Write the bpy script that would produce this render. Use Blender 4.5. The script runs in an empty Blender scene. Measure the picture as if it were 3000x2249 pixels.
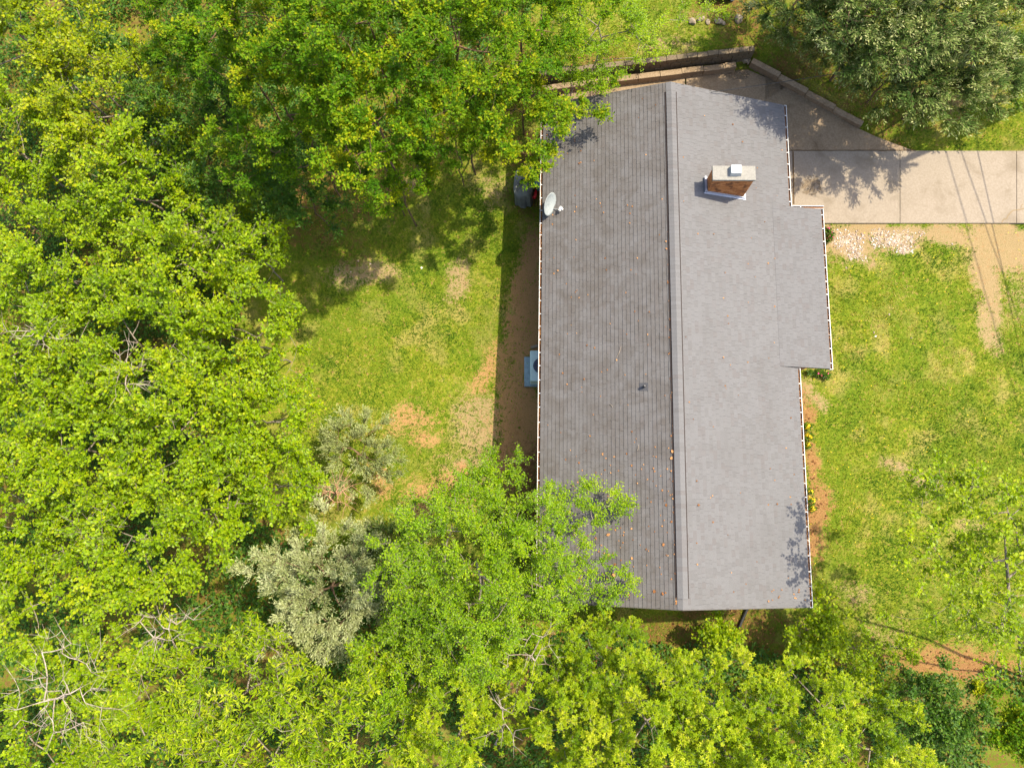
import bpy, math, random
import numpy as np
from mathutils import Matrix, Vector

# ------------------------------------------------------------------ camera, sky, sun, exposure
scene = bpy.context.scene
FPX, PITCH, ROLL = 2182.72, 0.1776, 0.0253
CAM = np.array([-4.9483, -6.2861, 28.9222])
def cam_matrix():
    cp, sp, cr, sr = math.cos(PITCH), math.sin(PITCH), math.cos(ROLL), math.sin(ROLL)
    rx = np.array([[1, 0, 0], [0, cp, -sp], [0, sp, cp]])
    ry = np.array([[cr, 0, sr], [0, 1, 0], [-sr, 0, cr]])
    return ry @ rx
RCAM = cam_matrix()
cd = bpy.data.cameras.new('camera')
cd.sensor_width = 36.0
cd.lens = 36.0 * FPX / 3000.0
cd.clip_end = 600.0
cam = bpy.data.objects.new('camera', cd)
scene.collection.objects.link(cam)
m4 = Matrix([list(RCAM[i]) + [CAM[i]] for i in range(3)] + [[0, 0, 0, 1]])
cam.matrix_world = m4
scene.camera = cam

SUN_AZ, SUN_EL = math.radians(23.4), math.radians(60.2)     # azimuth from +x towards +y
SUN = np.array([math.cos(SUN_AZ) * math.cos(SUN_EL), math.sin(SUN_AZ) * math.cos(SUN_EL), math.sin(SUN_EL)])
world = bpy.data.worlds.new('World'); scene.world = world; world.use_nodes = True
wn = world.node_tree.nodes; wn.clear()
sky = wn.new('ShaderNodeTexSky'); sky.sky_type = 'NISHITA'; sky.sun_disc = False
sky.dust_density = 3.0; sky.sun_elevation = SUN_EL; sky.sun_rotation = math.pi / 2 - SUN_AZ
bg = wn.new('ShaderNodeBackground'); bg.inputs['Strength'].default_value = 0.15
wo = wn.new('ShaderNodeOutputWorld')
world.node_tree.links.new(sky.outputs[0], bg.inputs[0]); world.node_tree.links.new(bg.outputs[0], wo.inputs[0])
sl = bpy.data.lights.new('sun', 'SUN'); sl.energy = 3.8; sl.angle = math.radians(0.53); sl.color = (1.0, 0.90, 0.70)
so = bpy.data.objects.new('sun', sl); scene.collection.objects.link(so)
so.rotation_euler = Vector(SUN).to_track_quat('Z', 'Y').to_euler(); so.location = (20, 20, 40)
scene.view_settings.view_transform = 'Standard'; scene.view_settings.look = 'None'
scene.view_settings.exposure = 1.40; scene.view_settings.gamma = 1.0
scene.view_settings.use_curve_mapping = False
scene.cycles.max_bounces = 8; scene.cycles.diffuse_bounces = 4; scene.cycles.transmission_bounces = 6

# ------------------------------------------------------------------ helpers
rng = np.random.default_rng(7)
COL = scene.collection
def nrm(v): return v / np.maximum(np.linalg.norm(v, axis=-1, keepdims=True), 1e-9)

def at(px, py, z):
    """point of the place at height z that the photograph shows at (px, py)"""
    v = RCAM @ np.array([(px - 1500) / FPX, (1124.5 - py) / FPX, -1.0])
    return CAM + v * ((z - CAM[2]) / v[2])

PSI = -0.0163
CS, SN = math.cos(PSI), math.sin(PSI)
def house_uv(x, y): return CS * x + SN * y, -SN * x + CS * y
def from_uv(u, v): return CS * u - SN * v, SN * u + CS * v

# terrain: falls gently to the south, raised beyond the retaining walls
def base_z(y): return -0.47 + 0.063 * np.clip(y, -26, 26)
WALL_A = at(1500, 268, 0.15)[:2]; WALL_B = at(2186, 186, 0.25)[:2]; WALL_C = at(2520, 372, 0.1)[:2]; WALL_D = at(2640, 440, 0.05)[:2]
def seg_side(x, y, a, b):
    d = b - a; L = np.hypot(*d)
    return ((x - a[0]) * -d[1] + (y - a[1]) * d[0]) / L      # > 0 on the left of a->b
def sstep(t): t = np.clip(t, 0, 1); return t * t * (3 - 2 * t)
def terrain(x, y):
    x = np.asarray(x, float); y = np.asarray(y, float)
    z = base_z(y)
    dn = seg_side(x, y, WALL_A, WALL_B)
    tn = sstep(dn / 0.16) * sstep((x - WALL_A[0] + 3.0) / 3.0)
    dd = seg_side(x, y, WALL_B, WALL_C)
    along = ((x - WALL_B[0]) * (WALL_C - WALL_B)[0] + (y - WALL_B[1]) * (WALL_C - WALL_B)[1]) / np.sum((WALL_C - WALL_B) ** 2)
    td = sstep(dd / 0.2) * np.clip(1.15 - along, 0.08, 1)
    left = 0.75 * tn
    right = 0.42 * td
    w = sstep((x - WALL_B[0] + 0.15) / 0.3)
    wl = sstep((dd - 0.3) / 4.0)
    return z + np.where(x < WALL_B[0], left, np.maximum(right, np.minimum(0.75, right + 0.3 * wl)))
def tz(x, y): return float(terrain(x, y))
def ground(px, py):
    z = 0.0
    for _ in range(12):
        p = at(px, py, z); z = 0.5 * z + 0.5 * tz(p[0], p[1])
    p = at(px, py, z)
    return np.array([p[0], p[1], tz(p[0], p[1])])

class Noise2:
    def __init__(s, seed): s.g = np.random.default_rng(seed).random((64, 64))
    def one(s, x, y):
        xi = np.floor(x).astype(int); yi = np.floor(y).astype(int)
        fx = sstep(x - xi); fy = sstep(y - yi); g = s.g
        a = g[xi % 64, yi % 64]; b = g[(xi + 1) % 64, yi % 64]; c = g[xi % 64, (yi + 1) % 64]; d = g[(xi + 1) % 64, (yi + 1) % 64]
        return (a * (1 - fx) + b * fx) * (1 - fy) + (c * (1 - fx) + d * fx) * fy
    def __call__(s, x, y, f=1.0, oct=3):
        x = np.asarray(x, float) * f; y = np.asarray(y, float) * f; t = 0; a = 0.5; n = 0
        for i in range(oct): t = t + a * s.one(x + 17 * i, y + 31 * i); n += a; a *= 0.55; x = x * 2.1; y = y * 2.1
        return t / n
NA, NB, NC = Noise2(1), Noise2(2), Noise2(3)

def mesh_np(name, V, T, attrs=None, smooth=False):
    """triangle mesh from arrays; attrs: name -> per-face float array"""
    me = bpy.data.meshes.new(name)
    V = np.ascontiguousarray(V, np.float32); T = np.ascontiguousarray(T, np.int32)
    me.vertices.add(len(V)); me.vertices.foreach_set('co', V.ravel())
    me.loops.add(T.size); me.loops.foreach_set('vertex_index', T.ravel())
    me.polygons.add(len(T)); me.polygons.foreach_set('loop_start', np.arange(0, T.size, 3, dtype=np.int32))
    me.polygons.foreach_set('use_smooth', np.full(len(T), bool(smooth)))
    me.update(calc_edges=True)
    for k, a in (attrs or {}).items():
        dom = 'FACE' if len(a) == len(T) else 'POINT'
        at_ = me.attributes.new(k, 'FLOAT', dom); at_.data.foreach_set('value', np.ascontiguousarray(a, np.float32))
    return me

def link(name, me, mat=None, parent=None, loc=None, rot=None):
    o = bpy.data.objects.new(name, me); COL.objects.link(o)
    if mat is not None and me is not None and len(me.materials) == 0: me.materials.append(mat)
    if parent is not None: o.parent = parent
    if loc is not None: o.location = loc
    if rot is not None: o.rotation_euler = rot
    return o
def empty(name, loc=(0, 0, 0), rotz=0.0):
    o = bpy.data.objects.new(name, None); COL.objects.link(o); o.location = loc; o.rotation_euler = (0, 0, rotz); o.empty_display_size = 0.3
    return o
def tag(o, label=None, cat=None, group=None, kind=None):
    if label: o['label'] = label
    if cat: o['category'] = cat
    if group: o['group'] = group
    if kind: o['kind'] = kind
    return o

class MB:
    """collects polygons for one mesh"""
    def __init__(s): s.v = []; s.f = []
    def quad(s, *pts):
        n = len(s.v); s.v += [tuple(p) for p in pts]; s.f.append(tuple(range(n, n + len(pts)))); return s
    def hexa(s, p):                                  # p: 4 bottom then 4 top, both counter-clockwise from above
        n = len(s.v); s.v += [tuple(q) for q in p]
        s.f += [tuple(n + i for i in q) for q in ((3, 2, 1, 0), (4, 5, 6, 7), (0, 1, 5, 4), (1, 2, 6, 5), (2, 3, 7, 6), (3, 0, 4, 7))]; return s
    def box(s, x0, x1, y0, y1, z0, z1):
        return s.hexa([(x0, y0, z0), (x1, y0, z0), (x1, y1, z0), (x0, y1, z0), (x0, y0, z1), (x1, y0, z1), (x1, y1, z1), (x0, y1, z1)])
    def tube(s, P, r, n=8, caps=True):
        P = [np.array(p, float) for p in P]; r = [r] * len(P) if np.isscalar(r) else r; b = len(s.v)
        for i, p in enumerate(P):
            d = nrm((P[min(i + 1, len(P) - 1)] - P[max(i - 1, 0)])[None])[0]
            a = np.cross(d, (0, 0, 1) if abs(d[2]) < .9 else (1, 0, 0)); a /= np.linalg.norm(a); c = np.cross(d, a)
            for k in range(n):
                t = 2 * math.pi * k / n; s.v.append(tuple(p + r[i] * (math.cos(t) * a + math.sin(t) * c)))
        for i in range(len(P) - 1):
            for k in range(n):
                k2 = (k + 1) % n; s.f.append((b + i * n + k, b + i * n + k2, b + (i + 1) * n + k2, b + (i + 1) * n + k))
        if caps: s.f.append(tuple(b + k for k in range(n))[::-1]); s.f.append(tuple(b + (len(P) - 1) * n + k for k in range(n)))
        return s
    def mesh(s, name, bevel=0):
        me = bpy.data.meshes.new(name); me.from_pydata(s.v, [], s.f); me.update(); return me
    def build(s, name, mat, parent=None, loc=None, rot=None, bevel=0, smooth=False):
        o = link(name, s.mesh(name), mat, parent, loc, rot)
        if smooth:
            for p in o.data.polygons: p.use_smooth = True
        if bevel:
            m = o.modifiers.new('bevel', 'BEVEL'); m.width = bevel; m.segments = 2; m.limit_method = 'ANGLE'
        return o

# ------------------------------------------------------------------ materials
class NT:
    def __init__(s, name):
        s.m = bpy.data.materials.new(name); s.m.use_nodes = True; s.t = s.m.node_tree; s.t.nodes.clear()
        s.out = s.n('ShaderNodeOutputMaterial')
    def n(s, k, **kw):
        o = s.t.nodes.new(k)
        for a, b in kw.items(): setattr(o, a, b)
        return o
    def l(s, a, b): s.t.links.new(a, b)
    def attr(s, name): o = s.n('ShaderNodeAttribute', attribute_name=name); return o.outputs['Fac']
    def pos(s): return s.n('ShaderNodeNewGeometry').outputs['Position']
    def noise(s, scale, detail=4, rough=.55, vec=None, out='Fac', dist=0.0):
        o = s.n('ShaderNodeTexNoise'); o.inputs['Scale'].default_value = scale; o.inputs['Detail'].default_value = detail
        o.inputs['Roughness'].default_value = rough; o.inputs['Distortion'].default_value = dist
        s.l(vec if vec is not None else s.pos(), o.inputs['Vector']); return o.outputs[out]
    def math(s, op, a, b=None, clamp=False):
        o = s.n('ShaderNodeMath', operation=op, use_clamp=clamp)
        for i, q in enumerate((a, b)):
            if q is None: continue
            if isinstance(q, (int, float)): o.inputs[i].default_value = q
            else: s.l(q, o.inputs[i])
        return o.outputs[0]
    def ramp(s, fac, stops, interp='LINEAR'):
        o = s.n('ShaderNodeValToRGB'); cr = o.color_ramp; cr.interpolation = interp
        while len(cr.elements) < len(stops): cr.elements.new(0.5)
        for e, (p, c) in zip(cr.elements, stops): e.position = p; e.color = (*c, 1) if len(c) == 3 else c
        s.l(fac, o.inputs[0]); return o.outputs[0]
    def mix(s, fac, a, b, mode='MIX'):
        o = s.n('ShaderNodeMix', data_type='RGBA', blend_type=mode)
        for sock, q in ((o.inputs[0], fac), (o.inputs[6], a), (o.inputs[7], b)):
            if isinstance(q, (int, float)): sock.default_value = q
            elif isinstance(q, tuple): sock.default_value = (*q, 1)
            else: s.l(q, sock)
        return o.outputs[2]
    def smap(s, v, lo, hi):
        o = s.n('ShaderNodeMapRange', interpolation_type='SMOOTHSTEP'); o.inputs[1].default_value = lo; o.inputs[2].default_value = hi
        s.l(v, o.inputs[0]); return o.outputs[0]
    def bsdf(s, col, rough=.8, spec=.3, metal=0.0, bump=None, bs=.3, bd=.02):
        b = s.n('ShaderNodeBsdfPrincipled')
        if isinstance(col, tuple): b.inputs['Base Color'].default_value = (*col, 1)
        else: s.l(col, b.inputs['Base Color'])
        if isinstance(rough, (int, float)): b.inputs['Roughness'].default_value = rough
        else: s.l(rough, b.inputs['Roughness'])
        b.inputs['Specular IOR Level'].default_value = spec; b.inputs['Metallic'].default_value = metal
        if bump is not None:
            u = s.n('ShaderNodeBump'); u.inputs['Strength'].default_value = bs; u.inputs['Distance'].default_value = bd
            s.l(bump, u.inputs['Height']); s.l(u.outputs[0], b.inputs['Normal'])
        return b
    def done(s, sh): s.l(sh.outputs[0], s.out.inputs[0]); return s.m

def simple(name, col, rough=.7, spec=.3, metal=0.0, var=.25, scale=6.0, bump=.0):
    t = NT(name); nz = t.noise(scale, 5, .6)
    c = t.mix(t.math('MULTIPLY', t.smap(nz, .35, .7), var), col, tuple(x * .45 for x in col))
    return t.done(t.bsdf(c, rough, spec, metal, nz if bump else None, bump))

def leaf_mat(name, stops, trans=(.3, .42, .03), tfac=.34, rough=.42, spec=.5):
    t = NT(name); tint = t.attr('tint')
    c = t.ramp(tint, stops)
    b = t.bsdf(c, rough, spec)
    tr = t.n('ShaderNodeBsdfTranslucent'); t.l(t.mix(.6, c, trans), tr.inputs[0])
    mx = t.n('ShaderNodeMixShader'); mx.inputs[0].default_value = tfac
    t.l(b.outputs[0], mx.inputs[1]); t.l(tr.outputs[0], mx.inputs[2])
    return t.done(mx)

def bark_mat(name, a, b):
    t = NT(name); nz = t.noise(9, 5, .65)
    return t.done(t.bsdf(t.mix(t.smap(nz, .35, .65), a, b), .9, .15, bump=nz, bs=.5, bd=.02))

M = {}
M['leaf_lime'] = leaf_mat('leaf_lime', [(0, (.07, .135, .002)), (.45, (.165, .265, .002)), (.8, (.235, .32, .003)), (1, (.33, .37, .006))], trans=(.48, .58, .005), tfac=.42, rough=.42, spec=.2)
M['leaf_yellow'] = leaf_mat('leaf_yellow', [(0, (.085, .14, .002)), (.5, (.19, .26, .002)), (1, (.33, .34, .004))], trans=(.5, .54, .005), tfac=.42, rough=.42, spec=.2)
M['leaf_fine'] = leaf_mat('leaf_fine', [(0, (.02, .075, .003)), (.4, (.055, .15, .003)), (.75, (.14, .23, .003)), (1, (.30, .31, .004))], trans=(.34, .44, .005), tfac=.42, rough=.6, spec=.12)
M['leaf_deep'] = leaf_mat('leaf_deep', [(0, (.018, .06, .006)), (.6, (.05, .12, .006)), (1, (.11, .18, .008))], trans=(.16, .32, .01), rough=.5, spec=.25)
M['leaf_locust'] = leaf_mat('leaf_locust', [(0, (.065, .14, .002)), (.5, (.145, .26, .002)), (1, (.27, .36, .004))], trans=(.4, .56, .005), tfac=.42, rough=.42, spec=.2)
M['leaf_star'] = leaf_mat('leaf_star', [(0, (.08, .155, .002)), (.5, (.195, .285, .003)), (.85, (.29, .355, .006)), (1, (.40, .43, .02))], trans=(.48, .58, .005), tfac=.42, rough=.42, spec=.2)
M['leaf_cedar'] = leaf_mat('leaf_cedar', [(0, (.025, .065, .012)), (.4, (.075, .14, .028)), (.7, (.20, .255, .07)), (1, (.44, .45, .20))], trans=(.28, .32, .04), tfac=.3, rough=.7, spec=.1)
M['leaf_juniper'] = leaf_mat('leaf_juniper', [(0, (.12, .15, .035)), (.5, (.24, .275, .10)), (1, (.38, .41, .21))], trans=(.3, .33, .07), tfac=.25, rough=.7, spec=.1)
M['leaf_dry'] = leaf_mat('leaf_dry', [(0, (.07, .03, .012)), (.5, (.20, .085, .03)), (1, (.42, .22, .09))], trans=(.4, .2, .08), tfac=.15, rough=.8, spec=.1)
M['grass'] = leaf_mat('grass', [(0, (.03, .085, .004)), (.35, (.092, .145, .006)), (.65, (.178, .198, .010)), (.85, (.28, .25, .03)), (1, (.38, .30, .09))], trans=(.24, .3, .02), tfac=.25, rough=.7, spec=.1)
M['petal_yellow'] = leaf_mat('petal_yellow', [(0, (.6, .4, .0)), (1, (.85, .62, .02))], trans=(.8, .6, .02), tfac=.2, spec=.2)
M['petal_pink'] = leaf_mat('petal_pink', [(0, (.55, .02, .12)), (1, (.85, .08, .28))], trans=(.7, .05, .2), tfac=.2, spec=.2)
M['bark_grey'] = bark_mat('bark_grey', (.24, .205, .165), (.13, .10, .075))
M['bark_pale'] = bark_mat('bark_pale', (.34, .29, .24), (.2, .16, .12))
M['bark_brown'] = bark_mat('bark_brown', (.16, .10, .06), (.08, .05, .03))
M['bark_red'] = bark_mat('bark_red', (.42, .24, .15), (.25, .13, .08))

def ground_mat():
    t = NT('ground')
    n1 = t.noise(.9, 5, .6); n2 = t.noise(5, 5, .65); n3 = t.noise(28, 4, .7); n4 = t.noise(.35, 3)
    n5 = t.noise(14, 4, .7)
    g = t.ramp(t.math('ADD', t.math('MULTIPLY', n2, .5), t.math('MULTIPLY', n5, .5)), [(.32, (.035, .065, .004)), (.47, (.09, .125, .007)), (.56, (.15, .165, .012)), (.68, (.27, .225, .055))])
    g = t.mix(t.math('MULTIPLY', t.smap(n1, .48, .68), .7), g, (.235, .19, .055))
    g = t.mix(t.math('MULTIPLY', t.smap(n4, .45, .6), .45), g, (.065, .11, .006))
    def lay(col, name, c2, base):
        a = t.attr(name); k = t.math('ADD', a, t.math('MULTIPLY', t.math('SUBTRACT', n2, .5), 1.7)); k = t.math('ADD', k, t.math('MULTIPLY', t.math('SUBTRACT', n5, .5), 1.8))
        return t.mix(t.math('MULTIPLY', t.smap(k, .2, .75), .9), base, t.mix(t.smap(n3, .3, .7), col, c2))
    g = lay((.185, .125, .062), 'soil', (.27, .19, .105), g)
    g = lay((.23, .125, .05), 'clay', (.32, .175, .08), g)
    g = lay((.055, .03, .010), 'litter', (.13, .068, .025), g)
    g = lay((.12, .058, .02), 'mulch', (.27, .14, .06), g)
    v = t.n('ShaderNodeTexVoronoi'); v.inputs['Scale'].default_value = 16; t.l(t.pos(), v.inputs['Vector'])
    wv = t.ramp(v.outputs['Color'], [(.2, (.17, .11, .07)), (.5, (.27, .20, .14)), (.8, (.42, .35, .29))])
    a = t.attr('gravel'); k = t.math('ADD', a, t.math('MULTIPLY', t.math('SUBTRACT', n2, .5), .9))
    g = t.mix(t.math('MULTIPLY', t.smap(k, .4, .8), .85), g, wv)
    return t.done(t.bsdf(g, .95, .1, bump=n3, bs=.6, bd=.03))
M['ground'] = ground_mat()

def concrete_mat(name, a, b, dirt=(.24, .19, .13), d=.55):
    t = NT(name); n1 = t.noise(.8, 6, .66, dist=.6); n2 = t.noise(14, 5, .7); n3 = t.noise(70, 3, .7)
    c = t.mix(t.smap(n2, .3, .7), a, b)
    c = t.mix(t.math('MULTIPLY', t.smap(n1, .48, .75), d), c, dirt)
    c = t.mix(t.math('MULTIPLY', t.smap(n3, .5, .75), .35), c, tuple(x * .6 for x in b))
    return t.done(t.bsdf(c, .9, .2, bump=n3, bs=.25, bd=.01))
M['concrete'] = concrete_mat('concrete', (.245, .205, .160), (.195, .160, .12), dirt=(.14, .11, .075), d=.75)
M['concrete_old'] = concrete_mat('concrete_old', (.25, .185, .12), (.17, .12, .072), (.085, .055, .028), .7)
M['wall_block'] = concrete_mat('wall_block', (.15, .115, .075), (.095, .07, .042), (.04, .042, .01), .9)  # mossy block, its tones darkened to paint in the trees' shade
M['stone'] = concrete_mat('stone', (.30, .24, .17), (.2, .16, .11), (.08, .07, .04), .5)
M['stain'] = simple('stain', (.20, .15, .09), .9, .15)
M['joint'] = simple('joint', (.10, .065, .035), .95, .1)

def shingle_mat():
    t = NT('shingle')
    oi = t.n('ShaderNodeObjectInfo'); tint = t.math('FRACT', t.math('ADD', t.attr('tint'), oi.outputs['Random']))
    n1 = t.noise(.55, 5, .6); n2 = t.noise(60, 3, .7); n3 = t.noise(3.5, 4, .6)
    c = t.ramp(tint, [(0, (.104, .101, .103)), (.25, (.113, .111, .114)), (.75, (.119, .117, .121)), (1, (.106, .099, .100))])
    n4 = t.noise(1.6, 6, .68, dist=.5); w = t.attr('weather_shade')
    c = t.mix(t.math('MULTIPLY', w, t.math('ADD', .28, t.math('MULTIPLY', t.smap(n4, .35, .68), .5))), c, (.062, .053, .045))  # west slope: brown weathering, plus shade put in as lower albedo
    c = t.mix(t.math('MULTIPLY', t.smap(n1, .45, .7), .25), c, (.078, .073, .070))
    c = t.mix(t.math('MULTIPLY', t.smap(n3, .5, .75), .22), c, (.132, .130, .131))
    c = t.mix(t.math('MULTIPLY', t.smap(n2, .4, .7), .4), c, (.058, .056, .056))
    return t.done(t.bsdf(c, .92, .25, bump=n2, bs=.35, bd=.008))
M['shingle'] = shingle_mat()
M['shadow_debris_strip'] = simple('shadow_debris_strip', (.03, .022, .02), .8, .2, var=.3, scale=20)
M['felt'] = simple('felt', (.05, .042, .038), .95, .1)
M['gutter'] = simple('gutter', (.52, .51, .49), .45, .4, var=.25, scale=9)
M['gutter_in'] = simple('gutter_in', (.20, .10, .05), .9, .1, var=.6, scale=30)
M['fascia'] = simple('fascia', (.55, .5, .45), .6, .3)
M['rake'] = simple('rake', (.10, .092, .088), .9, .15)
M['wall'] = simple('wall', (.36, .20, .14), .85, .2, scale=20)
def brick_mat():
    t = NT('brick'); oi = t.n('ShaderNodeObjectInfo'); tint = oi.outputs['Random']
    n1 = t.noise(3.2, 6, .7, dist=.4); n2 = t.noise(45, 4, .7)
    c = t.ramp(tint, [(0, (.33, .115, .04)), (.5, (.44, .17, .055)), (1, (.50, .21, .08))])
    c = t.mix(t.math('MULTIPLY', t.smap(n1, .52, .62), .75), c, (.07, .03, .018))
    return t.done(t.bsdf(t.mix(t.math('MULTIPLY', t.smap(n2, .5, .8), .3), c, (.5, .32, .2)), .9, .15, bump=n2, bs=.4, bd=.006))
M['brick'] = brick_mat()
M['mortar'] = simple('mortar', (.30, .22, .15), .95, .1)
M['cap'] = concrete_mat('cap', (.235, .225, .20), (.185, .175, .155), (.06, .055, .045), 1.0)
M['flue'] = simple('flue', (.6, .6, .6), .35, .5, var=.15)
M['flue_side'] = simple('flue_side', (.42, .44, .45), .4, .5, .3)
M['flashing'] = simple('flashing', (.42, .44, .50), .35, .5, .5)
M['dish'] = simple('dish', (.25, .275, .275), .55, .35, var=.35, scale=14)
M['metal_dark'] = simple('metal_dark', (.05, .05, .055), .5, .4)
M['metal_grey'] = simple('metal_grey', (.42, .42, .42), .45, .5, .4)
M['white'] = simple('white', (.8, .79, .76), .5, .4, var=.15)
M['ac'] = simple('ac', (.42, .56, .54), .5, .4, var=.2)
M['ac_dark'] = simple('ac_dark', (.05, .07, .12), .5, .4)
M['pad'] = simple('pad', (.22, .30, .33), .8, .2, var=.5)
M['tarp'] = simple('tarp', (.13, .132, .118), .6, .35, var=.5, scale=3)
M['black'] = simple('black', (.015, .015, .016), .5, .4)
M['red'] = simple('red', (.75, .02, .03), .4, .5, var=.1)
M['teal'] = simple('teal', (.12, .28, .30), .6, .3)
M['wood_pole'] = bark_mat('wood_pole', (.20, .15, .10), (.11, .08, .05))
M['box_grey'] = simple('box_grey', (.50, .55, .56), .4, .5, var=.2)

# ------------------------------------------------------------------ ground
BLOBS = []   # kind, px, py, rx, ry (px), angle, strength
def blob(k, px, py, rx, ry, ang=0, s=1.0): BLOBS.append((k, px, py, rx, ry, math.radians(ang), s))
for b in [('soil', 1035, 795, 62, 40), ('soil', 1335, 830, 26, 62), ('soil', 1110, 800, 60, 30), ('clay', 1425, 1098, 22, 52, 30), ('clay', 1205, 1235, 75, 36, -12),
          ('soil', 1405, 1250, 60, 95), ('clay', 1290, 1445, 85, 40, 10), ('clay', 1235, 1478, 45, 40), ('clay', 882, 1096, 24, 14, 0, .6), ('clay', 1265, 1290, 45, 22),
          ('soil', 1380, 1380, 70, 50), ('clay', 1345, 1400, 40, 30), ('clay', 1120, 1420, 30, 40), ('clay', 1470, 1065, 34, 50), ('soil', 60, 660, 90, 70), ('soil', 20, 820, 40, 50),
          ('litter', 1000, 560, 190, 85, 0, .9), ('litter', 900, 660, 120, 70, 0, .8), ('litter', 1030, 720, 110, 50, 0, .6), ('litter', 1250, 470, 150, 60, 0, .6), ('soil', 1180, 540, 50, 24), ('soil', 1450, 560, 40, 50, 0, .7),
          ('litter', 1550, 500, 55, 140, 0, .9), ('clay', 1548, 820, 34, 150, 0, 1.45), ('clay', 1545, 1000, 48, 130, 0, 1.45), ('clay', 1525, 1180, 52, 120, 0, 1.45), ('clay', 1520, 1330, 66, 120, 0, 1.45), ('litter', 1560, 1450, 80, 120),  # clay strips here: mulch bed, coloured lighter to lift the eave shade
          ('gravel', 2480, 700, 60, 36), ('gravel', 2495, 740, 44, 26, 30), ('gravel', 2630, 692, 72, 30), ('gravel', 2660, 720, 34, 20), ('gravel', 2450, 690, 30, 26, 0, .8), ('soil', 2490, 705, 90, 50, 0, 1.4), ('soil', 2630, 690, 90, 36, 0, 1.2),
          ('soil', 2560, 668, 150, 14, 0, 1.5), ('soil', 2760, 680, 62, 26, 0, 1.5), ('soil', 2910, 690, 70, 45, 0, 1.5), ('soil', 2960, 730, 90, 60, 0, 1.5), ('soil', 2895, 800, 34, 110, 0, 1.5), ('soil', 2905, 930, 34, 90, 0, 1.2), ('soil', 2910, 990, 26, 40), ('soil', 2985, 850, 40, 90, 0, .6),
          ('soil', 2545, 770, 26, 22), ('soil', 2500, 790, 60, 14, 0, .6), ('mulch', 2372, 1240, 20, 90), ('mulch', 2380, 1340, 20, 120), ('mulch', 2392, 1500, 30, 100), ('mulch', 2385, 1600, 22, 60), ('soil', 2380, 1160, 34, 40), ('soil', 2405, 1190, 22, 20),
          ('soil', 2640, 1372, 66, 18, 35), ('soil', 2700, 1408, 30, 20, 30), ('soil', 2845, 1535, 40, 24, 0, .7), ('soil', 2500, 1740, 50, 30, 0, .7), ('soil', 2590, 1850, 60, 40, 0, .6),
          ('litter', 1980, 1850, 140, 50), ('litter', 2200, 1850, 70, 70), ('litter', 2120, 1800, 180, 24), ('litter', 2380, 1960, 160, 60, 0, .9), ('mulch', 2720, 1940, 120, 45), ('mulch', 2880, 1960, 150, 42), ('litter', 2560, 1960, 90, 60, 0, .7),  # mulch spots here: leaf litter in a lighter colour that paints sunlight
          ('mulch', 1560, 1930, 90, 90), ('clay', 1545, 1900, 50, 40, 0, .6), ('litter', 1330, 1980, 130, 80), ('litter', 1720, 1900, 110, 60), ('clay', 1760, 1880, 30, 22), ('litter', 1900, 1960, 120, 70), ('litter', 1120, 1940, 100, 60),
          ('litter', 2320, 200, 60, 46), ('litter', 2420, 130, 160, 120, 0, .8), ('litter', 2600, 250, 220, 140, 0, .75), ('litter', 2780, 130, 240, 150, 0, .7), ('soil', 2840, 300, 90, 36, -15, .75), ('litter', 2610, 400, 60, 16, 25), ('soil', 1960, 130, 60, 40, 0, .7), ('litter', 2180, 90, 90, 90, 0, .8),
          ('litter', 1730, 190, 90, 60, 0, .8), ('litter', 1450, 220, 160, 160, 0, .7), ('soil', 2080, 60, 80, 20, 0, .6), ('litter', 2130, 30, 80, 60)]:
    blob(*b)
FOREST = [(-900, -600), (1560, -600), (1560, 150), (1500, 330), (1250, 440), (900, 500), (820, 700), (700, 800), (680, 1250), (720, 1500), (1050, 1640), (1250, 1800), (1700, 1860), (2500, 1960), (3400, 1990), (3400, 2900), (-900, 2900)]
def in_poly(x, y, poly):
    c = np.zeros(np.shape(x), bool); n = len(poly)
    for i in range(n):
        x0, y0 = poly[i]; x1, y1 = poly[(i + 1) % n]
        if y0 == y1: continue
        c ^= ((y0 > y) != (y1 > y)) & (x < (x1 - x0) * (y - y0) / (y1 - y0) + x0)
    return c
def to_px(x, y, z):
    q = np.stack([x, y, z], -1) - CAM; q = q @ RCAM
    return 1500 + FPX * q[..., 0] / -q[..., 2], 1124.5 - FPX * q[..., 1] / -q[..., 2]
BW = [(k, ground(px, py), rx * .0136, ry * .0136, a, s) for k, px, py, rx, ry, a, s in BLOBS]
FOREST_W = [tuple(at(px, py, 0)[:2]) for px, py in FOREST]
def masks(x, y):
    out = {k: np.zeros(np.shape(x)) for k in ('soil', 'clay', 'litter', 'mulch', 'gravel')}
    wx = x + (NA(x, y, .9) - .5) * 1.0; wy = y + (NB(x, y, .9) - .5) * 1.0
    for k, c, rx, ry, a, s in BW:
        dx = wx - c[0]; dy = wy - c[1]; u = dx * math.cos(a) - dy * math.sin(a); v = dx * math.sin(a) + dy * math.cos(a)
        d = np.sqrt((u / rx) ** 2 + (v / ry) ** 2)
        out[k] = np.maximum(out[k], s * np.clip(1.0 - .55 * d, 0, 1.0 if k == 'mulch' else .62))
    f = in_poly(wx, wy, FOREST_W)
    out['litter'] = np.maximum(out['litter'], f * (.25 + .45 * NC(x, y, .5)))
    return out
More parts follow.
